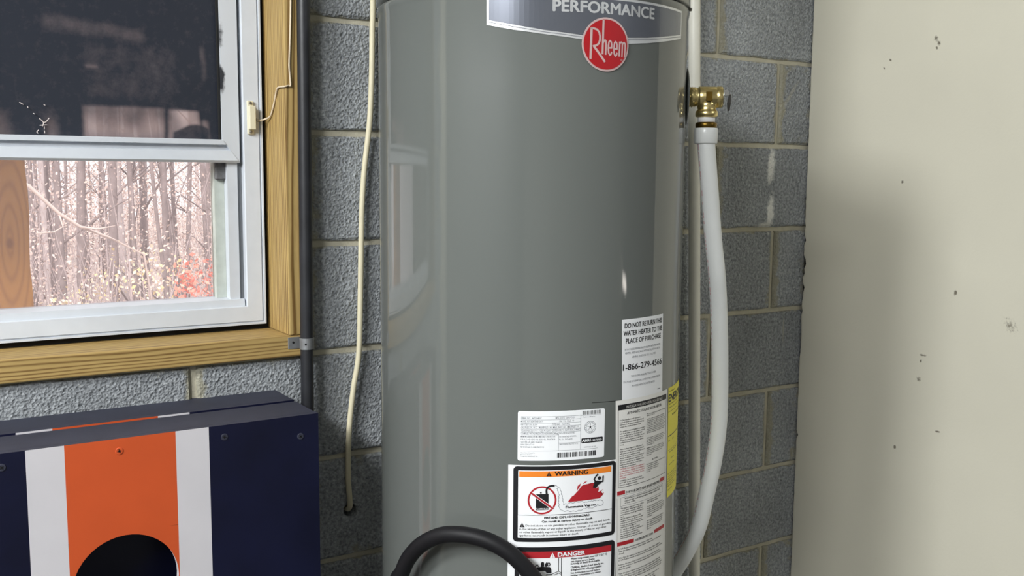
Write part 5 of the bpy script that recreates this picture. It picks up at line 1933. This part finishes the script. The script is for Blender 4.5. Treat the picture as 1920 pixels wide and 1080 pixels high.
def tree_mesh(rnd, x, y, r, lean, h, crook=0.15):
    bm = bmesh.new()
    zb = ground_z(x, y) - 0.1
    pts, rad_ = [], []
    n = 9
    cxo = rnd.uniform(-1, 1)
    for i in range(n + 1):
        t = i / n
        pts.append((lean[0] * t * h + crook * 0.5 * math.sin(t * 5 + cxo * 3) * t, lean[1] * t * h, t * h))
        rad_.append(r * (1 - 0.6 * t) * (1.25 if i == 0 else 1))
    add_tube(bm, pts, r, 8, radii=rad_)
    for k in range(rnd.randint(3, 7)):
        t = rnd.uniform(0.18, 0.9)
        i = int(t * n)
        p = Vector(pts[i])
        a = rnd.uniform(0, 6.28)
        l = rnd.uniform(0.4, 1.3) * (1 + h * 0.05)
        d_ = Vector((math.cos(a), math.sin(a) * 0.5, rnd.uniform(0.2, 1.0)))
        q = [p, p + d_ * l * 0.5 + Vector((0, 0, 0.05)), p + d_ * l + Vector((0, 0, rnd.uniform(-0.1, 0.25)))]
        add_tube(bm, q, r * 0.3, 5, radii=[r * 0.34, r * 0.2, r * 0.07])
    return bm, (x, y, zb)


rnd = random.Random(17)
hand = [(1.62, 14, 0.050, (-0.030, 0.0), 9), (1.27, 14, 0.075, (0.012, 0), 10), (2.03, 14, 0.050, (0.0, 0), 10), (2.45, 15, 0.045, (-0.06, 0), 9), (3.25, 16, 0.06, (-0.02, 0), 10), (3.1, 16.5, 0.055, (-0.16, 0), 9),
        (2.55, 18, 0.07, (0.01, 0), 11), (1.85, 12.5, 0.035, (-0.10, 0), 6), (0.95, 15, 0.08, (0.02, 0), 10), (0.45, 13, 0.06, (-0.02, 0), 10), (2.95, 13.5, 0.035, (-0.04, 0.0), 7)]
HAND_LABEL = {1: 'dark straight trunk left of the middle of the window view', 5: 'bare tree leaning left above the red shrub', 7: 'slim sapling leaning left in the middle of the window view'}
TREES = list(hand)
for i in range(96):
    y = rnd.uniform(15, 60)
    fx0, fx1 = 0.0667 * (y + 1.74) - 1.67, 0.295 * (y + 1.74) - 1.67
    x = rnd.uniform(fx0 - 1.0, fx1 + 1.2)
    TREES.append((x, y, rnd.uniform(0.022, 0.065) * (1 + y * 0.010), (rnd.uniform(-0.05, 0.05), rnd.uniform(-0.03, 0.03)), rnd.uniform(8, 13)))
for i, (x, y, r, lean, h) in enumerate(TREES):
    bm, loc = tree_mesh(rnd, x, y, r, lean, h)
    o = obj('bare_tree', bm, M_BARK if (i < 11 or rnd.random() < 0.5) else M_BARK2)
    o.location = loc
    tag(o, HAND_LABEL.get(i, 'one of the slender bare trees crowding the hazy woods outside'), 'tree', 'bare trees outside the window')


def leaf_cloud(bm, rnd, n, c, s, size):
    for _ in range(n):
        p = Vector((rnd.gauss(c[0], s[0]), rnd.gauss(c[1], s[1]), rnd.gauss(c[2], s[2])))
        a = Vector((rnd.uniform(-1, 1), rnd.uniform(-1, 1), rnd.uniform(-1, 1))).normalized()
        e = a.cross(Vector((rnd.uniform(-1, 1), rnd.uniform(-1, 1), rnd.uniform(-1, 1)))).normalized()
        k = size * rnd.uniform(0.6, 1.3)
        bm.faces.new([bm.verts.new(q) for q in (p - a * k, p - e * k * 0.6, p + a * k, p + e * k * 0.6)])


def shrub(name, label, c, s, n, size, m, stems=7):
    zb = ground_z(c[0], c[1])
    root = thing(name, label, 'shrub', (c[0], c[1], zb))
    bm = bmesh.new()
    for k in range(5):
        cc = (c[0] + rnd.uniform(-1, 1) * s[0], c[1] + rnd.uniform(-1, 1) * s[1], c[2] + rnd.uniform(-1, 1) * s[2] * 0.7)
        leaf_cloud(bm, rnd, n // 5, cc, (s[0] * 0.55, s[1] * 0.55, s[2] * 0.5), size)
    child('foliage', bm, m, root, kind='stuff')
    for k in range(stems):
        bm = bmesh.new()
        tip = Vector((c[0] + rnd.uniform(-1, 1) * s[0] * 1.4, c[1] + rnd.uniform(-1, 1) * s[1], c[2] + rnd.uniform(0.1, 1.2) * s[2]))
        base = Vector((c[0] + rnd.uniform(-0.1, 0.1), c[1] + rnd.uniform(-0.1, 0.1), zb - 0.05))
        add_tube(bm, [base, base.lerp(tip, 0.5) + Vector((rnd.uniform(-0.08, 0.08), 0, 0.05)), tip], 0.012, 5, radii=[0.016, 0.010, 0.004])
        child('stem', bm, M_TWIG, root)
    return root


shrub('red_shrub', 'red-leaved shrub at the lower right corner of the window view', (1.26, 9.0, -0.12), (0.16, 0.25, 0.24), 420, 0.030, M_LEAFRED)
shrub('pale_shrub', 'pale yellow-white leafed shrub in the middle of the window view', (0.86, 9.5, 0.0), (0.22, 0.3, 0.30), 260, 0.026, M_LEAF)
shrub('pale_shrub', 'low whitish shrub at the window view lower left beside the post', (-0.30, 8.0, -0.08), (0.22, 0.3, 0.12), 220, 0.022, M_LEAF)
shrub('pale_shrub', 'pale shrub under the dark trunk left of the middle of the window view', (0.42, 10.5, -0.2), (0.22, 0.3, 0.30), 200, 0.024, M_LEAF)
# understory leaves and brush: nobody could count them
bm = bmesh.new()
for _ in range(330):
    y = rnd.uniform(11, 50)
    fx0, fx1 = 0.0667 * (y + 1.74) - 1.67, 0.295 * (y + 1.74) - 1.67
    x = rnd.uniform(fx0 - 0.5, fx1 + 0.6)
    leaf_cloud(bm, rnd, 90, (x, y, ground_z(x, y) + rnd.uniform(0.1, 3.0 + 0.02 * y)), (0.7, 0.5, 0.6), 0.012 + 0.0010 * y)
o = obj('understory_leaves', bm, M_LEAFTAN, kind='stuff')
tag(o, 'tan and cream autumn leaves scattered through the woods outside', 'leaves')
bm = bmesh.new()
for _ in range(520):
    y = rnd.uniform(6.5, 26)
    fx0, fx1 = 0.0667 * (y + 1.74) - 1.67, 0.295 * (y + 1.74) - 1.67
    t = rnd.random() ** 1.6
    x = fx0 + (fx1 - fx0) * t * 1.1 - 0.3
    zb = ground_z(x, y) - 0.05
    h = rnd.uniform(0.6, 3.0)
    p0 = Vector((x, y, zb))
    p1 = p0 + Vector((rnd.uniform(-0.3, 0.3), rnd.uniform(-0.2, 0.2), h * 0.5))
    p2 = p1 + Vector((rnd.uniform(-0.6, 0.6), rnd.uniform(-0.2, 0.2), h * 0.5))
    add_tube(bm, [p0, p1, p2], 0.01, 4, caps=False, radii=[0.007, 0.005, 0.002])
o = obj('brush_thicket', bm, M_TWIG, kind='stuff')
tag(o, 'grey thicket of bare brush among the trunks outside', 'brush')
bm = bmesh.new()
add_tube(bm, [(-1.10, 5.0, 1.22), (-0.877, 5.0, 1.046), (-0.719, 5.0, 0.882), (-0.60, 5.0, 0.796), (-0.429, 5.05, 0.725), (-0.20, 5.1, 0.60), (0.05, 5.2, ground_z(0.05, 5.2))], 0.016, 8, radii=[0.012, 0.012, 0.011, 0.010, 0.008, 0.007, 0.006])
add_tube(bm, [(-0.719, 5.0, 0.882), (-0.70, 4.98, 0.80), (-0.755, 4.97, 0.767), (-0.86, 4.95, 0.763)], 0.008, 6, radii=[0.006, 0.005, 0.005, 0.003])
add_tube(bm, [(-0.60, 5.0, 0.796), (-0.50, 4.98, 0.78), (-0.40, 4.95, 0.80)], 0.006, 6, radii=[0.008, 0.006, 0.003])
add_tube(bm, [(-1.10, 5.0, 1.22), (-1.55, 5.0, 1.55), (-2.0, 5.1, 1.7), (-2.2, 5.2, ground_z(-2.2, 5.2))], 0.02, 8, radii=[0.018, 0.022, 0.024, 0.028])
tag(obj('fallen_branch', bm, M_DEADWOOD), 'pale bare branch slanting across the window view beside the post', 'branch')
